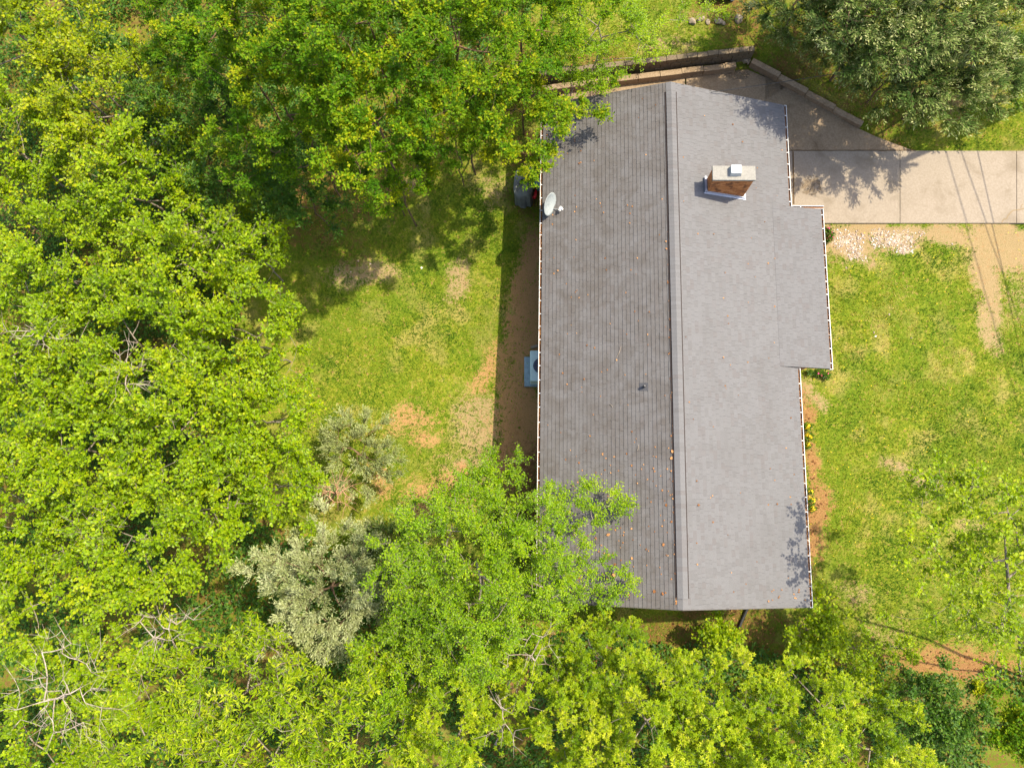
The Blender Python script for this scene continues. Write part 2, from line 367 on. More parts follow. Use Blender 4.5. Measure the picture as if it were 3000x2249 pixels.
def build_ground():
    xs = np.concatenate([[-160, -90, -50], np.arange(-32, 21.01, .2), [30, 50, 90, 160]]); ys = np.concatenate([[-160, -90, -45], np.arange(-19, 19.01, .2), [30, 50, 90, 160]])
    X, Y = np.meshgrid(xs, ys, indexing='ij')
    Z = terrain(X, Y) + (NA(X, Y, .8) - .5) * .05
    Z = np.where(hide_slab(X, Y), base_z(Y) - .06, Z)
    nx, ny = X.shape; V = np.stack([X, Y, Z], -1).reshape(-1, 3)
    I = np.arange(nx * ny).reshape(nx, ny); a, b, c, d = I[:-1, :-1], I[1:, :-1], I[1:, 1:], I[:-1, 1:]
    T = np.concatenate([np.stack([a, b, c], -1).reshape(-1, 3), np.stack([a, c, d], -1).reshape(-1, 3)])
    mk = masks(X.ravel(), Y.ravel())
    me = mesh_np('ground', V, T, {k: v for k, v in mk.items()}, smooth=True)
    o = link('ground', me, M['ground']); o['kind'] = 'structure'
    return o

# paved areas: outlines in photograph pixels on the ground
def gxy(px, py): p = ground(px, py); return (p[0], p[1])
SLABS = {
    'a': [(2300, 443.6), (2634.5, 443.6), (2634.5, 655), (2300, 655)],
    'b': [(2635.5, 443.6), (2975.5, 443.6), (2975.5, 655), (2635.5, 655)],
    'c': [(2976.5, 443.6), (3500, 443.6), (3500, 655), (2976.5, 655)],
    'd': [(2240, 230), (2310, 255), (2500, 372), (2560, 400), (2670, 441.6), (2240, 441.6)],
    'e': [(2010, 225), (2188, 206), (2306, 255), (2236, 300), (2236, 400), (2010, 400)],
    'f': [(1640, 262), (2006, 226), (2006, 400), (1640, 400)],
}
SLAB_W = {}
def flatxy(px, py):
    z = 0.0
    for _ in range(15): p = at(px, py, z); z = float(base_z(p[1]))
    return (p[0], p[1])
for k, pl in SLABS.items(): SLAB_W[k] = [flatxy(*p) for p in pl]
def hide_slab(X, Y):
    h = np.zeros(X.shape, bool)
    for pl in SLAB_W.values():
        c = np.mean(pl, 0); sh = [tuple(c + (np.array(p) - c) * 1.02) for p in pl]
        h |= in_poly(X, Y, sh)
    return h
ground_obj = build_ground()

drive = empty('driveway', (*flatxy(2640, 550), 0)); tag(drive, kind='structure')
def slab(name, pl, mat, parent, lift=.055, thick=.2):
    m = MB(); n = len(pl); org = parent.location
    if sum(pl[i][0] * pl[(i + 1) % n][1] - pl[(i + 1) % n][0] * pl[i][1] for i in range(n)) < 0: pl = pl[::-1]
    top = [(x - org[0], y - org[1], float(base_z(y)) + lift - org[2]) for x, y in pl]; bot = [(x, y, z - thick) for x, y, z in top]
    m.v = bot + top; m.f = [tuple(range(n, 2 * n)), tuple(range(n - 1, -1, -1))] + [(i, (i + 1) % n, n + (i + 1) % n, n + i) for i in range(n)]
    return m.build(name, mat, parent, bevel=.012)
for k in 'abc': slab('slab', SLAB_W[k], M['concrete'], drive)
slab('slab', SLAB_W['d'], M['concrete_old'], drive)
path = empty('path', (*flatxy(2000, 300), 0)); tag(path, kind='structure')
slab('slab', SLAB_W['e'], M['concrete_old'], path); slab('slab', SLAB_W['f'], M['concrete_old'], path)
# soil-filled joint under the slabs' gaps, cracks and stains on the concrete
jb = MB()
def strip(mb, pts, w, lift, org=(0, 0, 0)):
    P = [np.array(flatxy(*p)) for p in pts]
    for a, b in zip(P[:-1], P[1:]):
        d = b - a; n = np.array([-d[1], d[0]]) / np.hypot(*d) * w / 2
        mb.quad(*[(q[0] - org[0], q[1] - org[1], float(base_z(q[1])) + lift - org[2]) for q in (a - n, b - n, b + n, a + n)])
def wobble(pts, n, amp, seed):
    r = np.random.default_rng(seed); out = []
    for a, b in zip(pts[:-1], pts[1:]):
        for t in np.linspace(0, 1, n, endpoint=False): out.append((a[0] + (b[0] - a[0]) * t + r.normal(0, amp), a[1] + (b[1] - a[1]) * t + r.normal(0, amp)))
    return out + [pts[-1]]
strip(jb, wobble([(2318, 443), (2680, 443)], 22, .8, 1), .035, .060, drive.location)
strip(jb, [(2322, 446), (2324, 600)], .06, .0605, drive.location)
jb.build('expansion_joint', M['joint'], drive)
cb = MB(); strip(cb, wobble([(2932, 655), (2962, 620), (3010, 612)], 5, 1.5, 2), .05, .0601, drive.location); strip(cb, wobble([(2985, 615), (2995, 600)], 4, 1.5, 3), .03, .0612, drive.location)
cb.build('crack', M['stain'], drive)
def stain_patch(px, py, rx, ry, parent, seed, lift=.059):
    r = np.random.default_rng(seed); mb = MB(); pts = []
    for i in range(28):
        t = 2 * math.pi * i / 28; q = 1 + r.normal(0, .09); p = flatxy(px + rx * q * math.cos(t), py + ry * q * math.sin(t))
        pts.append((p[0] - parent.location[0], p[1] - parent.location[1], float(base_z(p[1])) + lift))
    mb.quad(*pts[::-1]); return mb.build('stain', M['stain_soft'], parent)
def soft_stain():
    t = NT('stain_soft'); n = t.noise(6, 5, .65); tr = t.n('ShaderNodeBsdfTransparent'); b = t.bsdf((.17, .125, .08), .85, .2)
    mx = t.n('ShaderNodeMixShader'); t.l(t.math('MULTIPLY', t.smap(n, .35, .6), .75), mx.inputs[0]); t.l(tr.outputs[0], mx.inputs[1]); t.l(b.outputs[0], mx.inputs[2]); return t.done(mx)
M['stain_soft'] = soft_stain()
stain_patch(2375, 545, 30, 30, drive, 4); stain_patch(2160, 222, 38, 14, path, 5)

# ------------------------------------------------------------------ retaining walls
def block_wall(name, a, b, zbot, ztop0, ztop1, thick, label, blk=.42, mat='wall_block', courses=2, seed=0):
    r = np.random.default_rng(seed); a = np.array(a); b = np.array(b); d = b - a; L = np.hypot(*d); ang = math.atan2(d[1], d[0])
    root = empty(name, (a[0], a[1], zbot), ang); tag(root, label, 'wall')
    n = max(1, int(L / blk))
    for c in range(courses):
        off = 0 if c % 2 == 0 else -.5
        for i in range(n + (1 if c % 2 else 0)):
            x0 = max(0, (i + off) * L / n) + .006; x1 = min(L, (i + 1 + off) * L / n) - .006
            if x1 - x0 < .05: continue
            h0 = (ztop0 + (ztop1 - ztop0) * (x0 / L) - zbot); h = h0 / courses; j = r.normal(0, .008)
            MB().box(x0, x1, -thick / 2 + j, thick / 2 + j, c * h, (c + 1) * h - .008 + (r.normal(0, .006) if c == courses - 1 else 0)).build('block', M[mat], root, bevel=.015)
    return root
za = float(base_z(WALL_A[1])); zb_ = float(base_z(WALL_B[1]))
wa = at(1560, 250, .9)[:2]; wb = at(2200, 178, 1.0)[:2]
block_wall('retaining_wall', WALL_A + (WALL_B - WALL_A) * .02 + np.array([0, .10]), WALL_B + np.array([0.1, .10]), za - .1, za + .86, zb_ + .84, .22, 'upper mossy block retaining wall along the raised grass behind the house', courses=4, seed=1)
block_wall('retaining_wall', WALL_A + np.array([.3, -.30]), WALL_B + np.array([-.55, -.33]), za - .1, za + .42, zb_ + .40, .24, 'lower pale concrete ledge wall in front of the mossy retaining wall', blk=.9, mat='concrete_old', courses=2, seed=2)
block_wall('curb_wall', WALL_B + np.array([.12, -.12]), WALL_C, zb_ - .25, zb_ + .34, float(base_z(WALL_C[1])) + .16, .26, 'low diagonal concrete kerb wall between driveway and cedars', blk=1.1, mat='concrete_old', courses=1, seed=3)
def rock(name, p, s, label, seed, mat='stone', group=None):
    r = np.random.default_rng(seed); import bmesh
    bm = bmesh.new(); bmesh.ops.create_icosphere(bm, subdivisions=2, radius=1)
    k = r.normal(0, 1, (6, 3)); k /= np.linalg.norm(k, axis=1)[:, None]; h = r.uniform(.55, .85, 6)
    for v in bm.verts:
        c = np.array(v.co)
        for n, d in zip(k, h):
            t = c @ n
            if t > d: c = c - n * (t - d)
        v.co = c * np.array(s)
    me = bpy.data.meshes.new(name); bm.to_mesh(me); bm.free()
    o = link(name, me, M[mat], None, (p[0], p[1], p[2] + s[2] * .45), (0, 0, r.uniform(0, 3)))
    return tag(o, label, 'stone', group)
g = 'stones edging the raised grass'
for i, (px, py, sx, lab) in enumerate([(2027, 66, .2, 'leftmost large tan edging stone in the raised grass row'), (2053, 58, .19, 'rounded tan edging stone, second from the left in the row'), (2072, 66, .15, 'small tan edging stone between two larger ones in the row'),
                                       (2103, 66, .2, 'flat brown edging stone under the feathery branch tips'), (2117, 68, .14, 'small brown edging stone right of the flat one'), (2163, 58, .24, 'long shaded edging stone nearest the cedars')]):
    rock('edging_stone', ground(px, py), (sx, sx * .7, sx * .6), lab, 20 + i, group=g)
for i, (px, py, s, lab) in enumerate([(2180, 186, (.12, .16, .14), 'pale upright block standing at the wall corner, left one'), (2191, 184, (.09, .18, .14), 'pale upright block standing at the wall corner, right one'), (2302, 243, (.2, .15, .12), 'grey stone beside the kerb wall under the cedars'), (2330, 255, (.22, .16, .12), 'larger grey stone beside the kerb wall, further down')]):
    p = ground(px, py); p[2] = max(p[2], .4 if i < 2 else p[2]); rock('stone_block', p, s, lab, 40 + i)

# ------------------------------------------------------------------ house
HALF, RISE, LEN, EZ = 4.55, 1.531, 18.324, 2.75
HL = LEN / 2; KS = RISE / HALF; RZ = EZ + RISE
house = empty('house', (0, 0, 0), PSI)
tag(house, 'single storey house with grey shingle gable roof, brick chimney and white gutters', 'house')
FLOOR = -1.6
w = MB()
w.box(-HALF + .45, HALF - .45, -HL + .32, HL - .32, FLOOR, EZ - .06)
w.build('wall', M['wall'], house)
for s in (-1, 1):
    gm = MB(); y0, y1 = s * (HL - .32), s * (HL - .42); a = HALF - .45; zt = EZ - .05
    p = [(-a, y0, zt), (a, y0, zt), (0, y0, zt + a * KS - .06)]; q = [(x, y1, z) for x, _, z in p]
    gm.quad(*p).quad(*q[::-1]); n = 3
    gm.v = p + q; gm.f = [(0, 1, 2), (5, 4, 3), (0, 3, 4, 1), (1, 4, 5, 2), (2, 5, 3, 0)]; gm.build('gable', M['fascia'], house)
MB().box(HALF - .46, 5.35, -.7, 4.85, FLOOR, 2.5).build('porch_wall', M['wall'], house)

def roof_z(u): return RZ - KS * abs(u)
# decks
SLOPE = math.hypot(HALF, RISE)
def deck(name, s):
    m = MB(); t = .07
    a, b = (0, RZ), (s * HALF, EZ)
    pts = [(a[0], -HL, a[1] - .02), (b[0], -HL, b[1] - .02), (b[0], HL, b[1] - .02), (a[0], HL, a[1] - .02)]
    if s < 0: pts = pts[::-1]
    m.hexa([(x, y, z - t) for x, y, z in pts] + pts); return m.build(name, M['felt'], house)
deck_l = deck('roof_slope', -1); deck_r = deck('roof_slope', 1)
# shingles: wedges laid in courses (butt end raised); the nearest 300 are objects, the rest one field
EXPO = SLOPE / 34
def shingle_rows(sgn, ulo=0.0, uhi=None, v0=-HL, v1=HL, seed=0, zfun=None, w0=.305, dirv=None, origin=None, nrow=34, expo=EXPO, th0=.009):
    r = np.random.default_rng(seed); rows = []
    for i in range(nrow):
        v = v0 - r.uniform(0, w0) * .9
        while v < v1 - .01:
            ww = w0 * r.choice([.6, .8, 1, 1, 1.5]); a = max(v, v0); b = min(v + ww, v1); v += ww
            if b - a > .03: rows.append((i, a + .002, b - .002, th0 * r.uniform(.8, 1.2), r.random()))
    return rows
def wedge_pts(P0, d, nn, i, a, b, th, expo, over=.03):
    """P0: ridge point, d: unit down-slope vector (u,z), nn: normal (u,z)"""
    s0 = i * expo - over; s1 = (i + 1) * expo
    s0 = max(s0, 0); out = []
    for s, lo, hi in ((s0, -.004, .002), (s1, -.004, th)):
        for h in (lo, hi):
            for v in (a, b): out.append((P0[0] + d[0] * s + nn[0] * h, v, P0[1] + d[1] * s + nn[1] * h))
    return out   # 0,1 up-low; 2,3 up-high; 4,5 down-low; 6,7 down-high
W_F = [(2, 3, 7), (2, 7, 6), (6, 7, 5), (6, 5, 4), (2, 6, 4), (2, 4, 0), (3, 1, 5), (3, 5, 7)]
def field(name, items, P0, d, nn, expo, parent, sgn):
    V = np.array([p for it in items for p in wedge_pts(P0, d, nn, it[0], it[1], it[2], it[3], expo)])
    F = np.array(W_F); F = F if sgn > 0 else F[:, ::-1]
    T = (np.arange(len(items))[:, None, None] * 8 + F[None]).reshape(-1, 3)
    o = link(name, mesh_np(name, V, T, {'tint': np.repeat([it[4] for it in items], len(W_F)), 'weather_shade': np.full(len(T), float(sgn < 0))}), M['shingle'], parent); o['kind'] = 'stuff'; return o
cu, cv, _ = (lambda p: (*house_uv(p[0], p[1]), 0))(CAM)
for sgn, dk, seed in ((-1, deck_l, 11), (1, deck_r, 12)):
    d = (sgn * HALF / SLOPE, -RISE / SLOPE); nn = (sgn * RISE / SLOPE, HALF / SLOPE); P0 = (0.0, RZ)
    items = shingle_rows(sgn, seed=seed, th0=.020 if sgn < 0 else .010, w0=.30 if sgn < 0 else .20)
    def far(it):
        if (sgn < 0 and it[1] < -4.4 and it[0] > 8) or it[0] < 2: return 1e9
        s = (it[0] + .5) * EXPO
        return math.hypot(d[0] * s - cu, (it[1] + it[2]) / 2 - cv, (RZ + d[1] * s) - CAM[2]) - (it[2] - it[1]) * 30
    order = sorted(range(len(items)), key=lambda k: far(items[k])); near = set(order[:150])
    field('shingle_field', [it for k, it in enumerate(items) if k not in near], P0, d, nn, EXPO, dk, sgn)
    cache = {}
    for k in sorted(near):
        i, a, b, th, tn = items[k]; key = (round(b - a, 2), round(th, 3))
        if key not in cache:
            V = np.array(wedge_pts((0, 0), d, nn, 1, 0, key[0], key[1], EXPO)); F = np.array(W_F); F = F if sgn > 0 else F[:, ::-1]
            me = mesh_np('shingle', V, F, {'tint': np.zeros(len(F)), 'weather_shade': np.full(len(F), float(sgn < 0))}); me.materials.append(M['shingle']); cache[key] = me
        s = (i - 1) * EXPO
        link('shingle', cache[key], None, dk, (P0[0] + d[0] * s, a, P0[1] + d[1] * s))
# lower roof over the front bay (shallower pitch, rides up over the main slope)
XU0, XU1, XV0, XV1, XZ1 = 3.85, 5.76, -.97, 5.06, 2.60
XZ0 = roof_z(XU0) + .012
xs_ = math.hypot(XU1 - XU0, XZ0 - XZ1); xd = ((XU1 - XU0) / xs_, (XZ1 - XZ0) / xs_); xn = (-xd[1], xd[0])
m = MB(); pts = [(XU0, XV0, XZ0 - .02), (XU1, XV0, XZ1 - .02), (XU1, XV1, XZ1 - .02), (XU0, XV1, XZ0 - .02)]
m.hexa([(x, y, z - .08) for x, y, z in pts] + pts); deck_b = m.build('bay_roof', M['felt'], house)
xe = xs_ / 14
field('shingle_field', shingle_rows(1, v0=XV0, v1=XV1, seed=13, nrow=14, th0=.010, w0=.20), (XU0, XZ0), xd, xn, xe, deck_b, 1)

# ridge vent with cap shingles
rv = MB(); VW, VH = .165, .035
for s in (-1, 1):
    y0, y1 = -HL + .34, HL - .36; t = .022
    a = (0, RZ + VH + .03); b = (s * VW, RZ - KS * VW + VH + .03)
    p = [(a[0], y0, a[1]), (b[0], y0, b[1]), (b[0], y1, b[1]), (a[0], y1, a[1])]
    if s < 0: p = p[::-1]
    rv.hexa([(x, y, z - t) for x, y, z in p] + p)
vent = rv.build('ridge_vent', M['felt'], house)
for s, bw in ((-1, .055), (1, .045)):   # dark strip painting the shadow and debris past each vent lip
    a, b = sorted((s * (VW - .04), s * (VW + bw)))
    MB().box(a, b, -HL + .35, HL - .37, RZ - KS * (VW + bw) - .02, RZ - KS * VW + .022).build('shadow_debris_strip', M['shadow_debris_strip'], vent)
t = .005; cap = MB(); CL = .15
for s in (-1, 1):
    a = (0, RZ + VH + .032); b = (s * (VW + .006), RZ - KS * VW + VH + .030)
    p = [(a[0], 0, a[1] + t), (b[0], 0, b[1] + t), (b[0], CL, b[1]), (a[0], CL, a[1])]
    if s < 0: p = p[::-1]
    cap.hexa([(x, y, z - .012) for x, y, z in p] + p)
cme = cap.mesh('ridge_shingle'); cme.materials.append(M['shingle']); cme.attributes.new('tint', 'FLOAT', 'FACE')
n = int((LEN - .7) / (CL - .008))
for i in range(n): link('ridge_shingle', cme, None, vent, (0, -HL + .34 + i * (CL - .008), 0))
# plain ridge caps at the ends
for y0 in (-HL + .01, HL - .35):
    mb = MB()
    for s in (-1, 1):
        p = [(0, y0, RZ + .028), (s * .17, y0, RZ - KS * .17 + .026), (s * .17, y0 + .34, RZ - KS * .17 + .026), (0, y0 + .34, RZ + .028)]
        if s < 0: p = p[::-1]
        mb.hexa([(x, y, z - .02) for x, y, z in p] + p)
    o = mb.build('ridge_cap', M['shingle'], house)

# rake boards and fascia
rk = MB()
for s in (-1, 1):
    for e in (-1, 1):
        y0, y1 = sorted((e * HL, e * (HL + .02)))
        p = [(0, y0, RZ - .01), (s * HALF, y0, EZ - .01), (s * HALF, y1, EZ - .01), (0, y1, RZ - .01)]
        if s < 0: p = p[::-1]
        rk.hexa([(x, y, z - .16) for x, y, z in p] + p)
rk.build('rake_board', M['rake'], house)
for s in (-1, 1): MB().box(min(s * HALF, s * (HALF - .025)), max(s * HALF, s * (HALF - .025)), -HL + .02, HL - .02, EZ - .24, EZ - .08).build('fascia', M['fascia'], house)

# gutters: lip, trough, hangers
def gutter(p0, p1, out, z, caps=(1, 1), step=.5, fill=True, seed=0):
    """p0->p1 along the eave in house uv; out: unit outward"""
    r = np.random.default_rng(seed); p0 = np.array(p0); p1 = np.array(p1); L = np.linalg.norm(p1 - p0); d = (p1 - p0) / L; o = np.array(out)
    def pr(mb, o0, o1, z0, z1, l0=0, l1=None):
        l1 = L if l1 is None else l1
        c = [p0 + d * l0 + o * o0, p0 + d * l1 + o * o0, p0 + d * l1 + o * o1, p0 + d * l0 + o * o1]
        if (c[1][0] - c[0][0]) * (c[2][1] - c[0][1]) - (c[1][1] - c[0][1]) * (c[2][0] - c[0][0]) < 0: c = c[::-1]
        mb.hexa([(q[0], q[1], z0) for q in c] + [(q[0], q[1], z1) for q in c])
    mb = MB(); pr(mb, .098, .112, z - .11, z); pr(mb, .094, .113, z, z + .012); pr(mb, .0, .0975, z - .11, z - .10); pr(mb, -.004, .004, z - .0995, z)
    if caps[0]: pr(mb, -.002, .113, z - .11, z + .012, -.02, -.001)
    if caps[1]: pr(mb, -.002, .113, z - .11, z + .012, L + .001, L + .02)
    g = mb.build('gutter', M['gutter'], house)
    if fill: f = MB(); pr(f, .006, .096, z - .098, z - .05); f.build('gutter_debris', M['gutter_in'], g)
    q = step * .4
    while q < L - .05:
        h = MB(); pr(h, .003, .098, z - .006, z + .010, q, q + .028); h.build('hanger', M['gutter'], g); q += step * r.uniform(.92, 1.08)
    return g
gutter((-HALF + .012, HL), (-HALF + .012, -HL), (-1, 0), EZ - .035, seed=1)
gutter((HALF - .012, XV1 + .02), (HALF - .012, HL), (1, 0), EZ - .035, caps=(0, 1), seed=2)
gutter((HALF - .012, -HL), (HALF - .012, XV0 - .03), (1, 0), EZ - .035, seed=3)
gutter((XU1 - .012, XV0), (XU1 - .012, XV1 + .1), (1, 0), XZ1 - .035, seed=4)
gutter((HALF + .11, XV1), (XU1 + .09, XV1), (0, 1), XZ1 + .05, caps=(0, 0), step=.8, seed=5)
MB().tube([(HALF + .06, XV0 - .32, EZ - .14), (HALF + .06, XV0 - .32, EZ - .3), (HALF - .38, XV0 - .32, EZ - .7), (HALF - .38, XV0 - .32, FLOOR + 1.0)], .045, 8).build('downspout', M['white'], house)

# chimney
U0, U1, V0, V1, CZ = 1.2415, 2.6994, 5.1167, 5.6318, 4.877
chim = MB().box(U0 + .05, U1 - .05, V0 + .05, V1 - .05, roof_z(U1) - .3, CZ - .09).build('chimney', M['mortar'], house)
BH, BL = .075, .205
nb = int((CZ - .09 - roof_z(U1) + .1) / BH)
bme = {}
def brick(u, v, z, lu, lv):
    k = (round(lu, 3), round(lv, 3))
    if k not in bme: bme[k] = MB().box(0, k[0], 0, k[1], 0, BH - .011).mesh('brick'); bme[k].materials.append(M['brick'])
    link('brick', bme[k], None, chim, (u, v, z))
rb = np.random.default_rng(5); rest = MB()
for c in range(nb):
    z = CZ - .09 - (c + 1) * BH; off = (c % 2) * .5
    corb = .018 if c == 0 else 0.0
    for v, depth, face in ((V0 + .03 - corb, .09, 's'), (V1 - .12 + corb, .09, 'n')):
        L = U1 - U0 - .06; nbr = 7; wq = L / nbr
        for i in range(nbr + (1 if off else 0)):
            a = max(0, (i - off) * wq); b = min(L, (i + 1 - off) * wq)
            if b - a < .03: continue
            u = U0 + .03 + a
            if z + BH < roof_z(u + (b - a)) - .02: continue
            if face == 's': brick(u + .005, v + rb.normal(0, .002), z, b - a - .01, depth)
            else: rest.box(u + .005, u + b - a - .005, v, v + depth, z, z + BH - .011)
    for u, face in ((U0 + .03 - corb, 'w'), (U1 - .12 + corb, 'e')):
        L = V1 - V0 - .25; nbr = 2; wq = L / nbr
        for i in range(nbr):
            if z + BH < roof_z(u) - .05: continue
            a = V0 + .125 + i * wq
            if face == 'w': brick(u, a + .004, z, .09, wq - .008)
            else: rest.box(u, u + .09, a + .004, a + wq - .004, z, z + BH - .011)
o = rest.build('brick_field', M['brick'], chim); o['kind'] = 'stuff'
MB().box(U0 - .005, U1 + .005, V0 - .005, V1 + .005, CZ - .09, CZ).build('chimney_cap', M['cap'], chim, bevel=.015)
fu, fv = U0 + .60, V0 + .165
fl = MB(); fl.hexa([(fu - .03, fv - .03, CZ), (fu + .37, fv - .03, CZ), (fu + .37, fv + .31, CZ), (fu - .03, fv + .31, CZ), (fu, fv, CZ + .16), (fu + .33, fv, CZ + .16), (fu + .33, fv + .28, CZ + .16), (fu, fv + .28, CZ + .16)])
flo = fl.build('flue', M['flue_side'], chim)
MB().box(fu - .008, fu + .338, fv - .008, fv + .288, CZ + .161, CZ + .195).build('flue_cover', M['flue'], flo, bevel=.01)
fm = MB()   # stepped metal flashing round the base
def fl_strip(ua, ub, va, vb, h=.11):
    c = [(ua, va), (ub, va), (ub, vb), (ua, vb)]
    fm.hexa([(u, v, roof_z(u) - .03) for u, v in c] + [(u, v, roof_z(u) + h) for u, v in c])
fl_strip(U0 - .02, U1 + .06, V0 - .015, V0 + .02); fl_strip(U0 - .06, U0 + .02, V0 - .015, V1 + .04, .14); fl_strip(U1 - .02, U1 + .06, V0 - .014, V1 + .04, .1)
fl2 = [(U0 - .08, V0 - .055), (U1 + .08, V0 - .055), (U1 + .08, V0 - .016), (U0 - .08, V0 - .016)]
fm.hexa([(u, v, roof_z(u) + .0) for u, v in fl2] + [(u, v, roof_z(u) + .03) for u, v in fl2])
fm.build('flashing', M['flashing'], chim)

# plumbing vent pipe on the west slope
pu, pv = house_uv(*at(1887, 1132, 4.0)[:2])
pz = roof_z(pu)
vp = MB().tube([(pu, pv, pz - .1), (pu, pv, pz + .26)], .045, 12, caps=False).tube([(pu, pv, pz - .1), (pu, pv, pz + .255)], .034, 12).build('vent_pipe', M['metal_dark'], house)
c = [(pu - .14, pv - .14), (pu + .14, pv - .14), (pu + .14, pv + .14), (pu - .14, pv + .14)]
MB().hexa([(u, v, roof_z(u) + .002) for u, v in c] + [(u, v, roof_z(u) + .024) for u, v in c]).build('pipe_flashing', M['metal_dark'], vp)

def hw(u, v, z): x, y = from_uv(u, v); return np.array([x, y, z])

# ------------------------------------------------------------------ satellite dish on the west eave
dp = at(1597, 612, 2.95); du, dv = house_uv(dp[0], dp[1])
foot = hw(-4.30, dv - .02, roof_z(-4.30))
sd = empty('satellite_dish', foot); tag(sd, 'grey oval satellite dish on the roof edge above the covered grill', 'satellite dish')
aim = nrm(np.array([[.84, -.36, .42]]))[0]; cen = np.array([-.06, .12, .34])
ax1 = nrm(np.cross(np.array([0, 0, 1.0]), aim)[None])[0]; ax2 = np.cross(aim, ax1)
mb = MB(); NR, NT_ = 7, 28
for i in range(NR + 1):
    q = i / NR
    for k in range(NT_):
        t = 2 * math.pi * k / NT_; mb.v.append(tuple(cen + ax1 * .44 * q * math.cos(t) + ax2 * .38 * q * math.sin(t) + aim * .09 * q * q))
for i in range(NR):
    for k in range(NT_): k2 = (k + 1) % NT_; mb.f.append((i * NT_ + k, i * NT_ + k2, (i + 1) * NT_ + k2, (i + 1) * NT_ + k))
ref = mb.build('reflector', M['dish'], sd, smooth=True); sm = ref.modifiers.new('solid', 'SOLIDIFY'); sm.thickness = .012
MB().tube([(0, 0, -.05), (0, 0, .14), tuple(cen - aim * .04)], .026, 10).build('mast', M['metal_grey'], sd)
MB().box(-.09, .09, -.07, .07, -.02, .03).build('mount_foot', M['metal_dark'], sd)
lo = cen - ax2 * .36 + aim * .08; fe = cen + aim * .50 - ax2 * .20
MB().tube([tuple(lo - aim * .04), tuple(fe)], .016, 8).build('feed_arm', M['metal_grey'], sd)
lnb = MB().tube([tuple(fe - aim * .06), tuple(fe - aim * .02), tuple(fe + aim * .05)], [.035, .045, .03], 10)
for s in (-1, 0, 1): lnb.tube([tuple(fe + ax1 * .06 * s - aim * .02), tuple(fe + ax1 * .06 * s - aim * .09)], .03, 10)
lnb.build('feed_horn', M['white'], sd)

# ------------------------------------------------------------------ things by the west wall
ap = at(1553, 1117, .35); aq = at(1553, 1027, .35)
agz = tz(ap[0], ap[1] + .5)
ac = empty('air_conditioner', (ap[0] + .42, (ap[1] + aq[1]) / 2, agz + .1)); tag(ac, 'pale green air conditioner unit partly under the west eave', 'air conditioner')
hl = (aq[1] - ap[1]) / 2
MB().box(-.42, .42, -hl, hl, .02, .80).build('cabinet', M['ac'], ac, bevel=.05)
fan = MB()
for k in range(32):
    t0, t1 = 2 * math.pi * k / 32, 2 * math.pi * (k + 1) / 32
    fan.quad((.30 * math.cos(t0), .30 * math.sin(t0), .806), (.30 * math.cos(t1), .30 * math.sin(t1), .806), (0, 0, .806))
fan.build('fan_opening', M['ac_dark'], ac)
gr = MB()
for q in (.08, .15, .22, .29): gr.tube([(q * math.cos(t), q * math.sin(t), .822) for t in np.linspace(0, 2 * math.pi, 25)], .006, 5, caps=False)
for k in range(6): t = math.pi * k / 6; gr.tube([(-.30 * math.cos(t), -.30 * math.sin(t), .818), (.30 * math.cos(t), .30 * math.sin(t), .818)], .006, 5)
gr.build('fan_grille', M['metal_dark'], ac)
for s in (-1, 1): MB().quad((-.36, s * .12, .8035), (-.02, s * (hl - .06), .8035), (-.30, s * (hl - .06), .8035), (-.36, s * (hl - .14), .8035)).build('pressed_panel', M['ac'], ac)
b0 = at(1536, 1131, -.35); b1 = at(1541, 1044, -.35)
pd = MB().box(0, 1.0, 0, b1[1] - b0[1], 0, .10).build('equipment_pad', M['pad'], None, (b0[0], b0[1], agz - .0), bevel=.012)
tag(pd, 'blue grey slab the air conditioner stands on', 'slab')
cp = at(1567, 1015, -.4); bo = MB().box(-.16, .16, -.05, .05, 0, .08).build('wood_offcut', M['concrete'], None, (cp[0], cp[1], tz(cp[0], cp[1])), (0, 0, .25)); tag(bo, 'short tan board lying beside the air conditioner', 'board')

# tarp covered grill
gp = at(1535, 552, .3); ggz = tz(gp[0], gp[1])
gri = empty('covered_grill', (gp[0], gp[1], ggz)); tag(gri, 'grey tarpaulin covered barbecue grill beside the west wall', 'grill')
mb = MB(); NK = 40; lev = [(0, 1.08, 1.06), (.12, 1.05, 1.03), (.4, .98, .98), (.75, .95, .93), (.95, .88, .86), (1.04, .62, .72), (1.08, .22, .35), (1.09, .03, .05)]
rt = np.random.default_rng(3); ph = rt.uniform(0, 6, 5)
for z, sx, sy in lev:
    for k in range(NK):
        t = 2 * math.pi * k / NK; cx, cy = math.cos(t), math.sin(t); p = 3.6
        rr = (abs(cx) ** p + abs(cy) ** p) ** (-1 / p); fold = 1 + .05 * math.sin(7 * t + ph[0] + 2 * z) * (1.1 - z) + .03 * math.sin(13 * t + ph[1]) * (1.1 - z)
        mb.v.append((.36 * sx * rr * cx * fold + .10 * z * math.sin(t + 1), .66 * sy * rr * cy * fold, z + .07 * math.sin(3 * t + ph[2]) * z + (.10 * cy if z > .9 else 0)))
for i in range(len(lev) - 1):
    for k in range(NK): k2 = (k + 1) % NK; mb.f.append((i * NK + k, i * NK + k2, (i + 1) * NK + k2, (i + 1) * NK + k))
mb.build('cover', M['tarp'], gri, smooth=False)
MB().tube([(.36, -.35, .02), (.36, -.35, .75)], .025, 8).build('leg', M['black'], gri)
MB().box(.32, .58, -.1, .38, .55, .60).build('side_shelf', M['black'], gri, bevel=.01)
rp = at(1566, 575, .05); rgz = tz(rp[0], rp[1])
rd = empty('red_tool', (rp[0], rp[1], rgz)); tag(rd, 'bright red plastic garden tool on the ground between grill and wall', 'garden tool')
mb = MB()
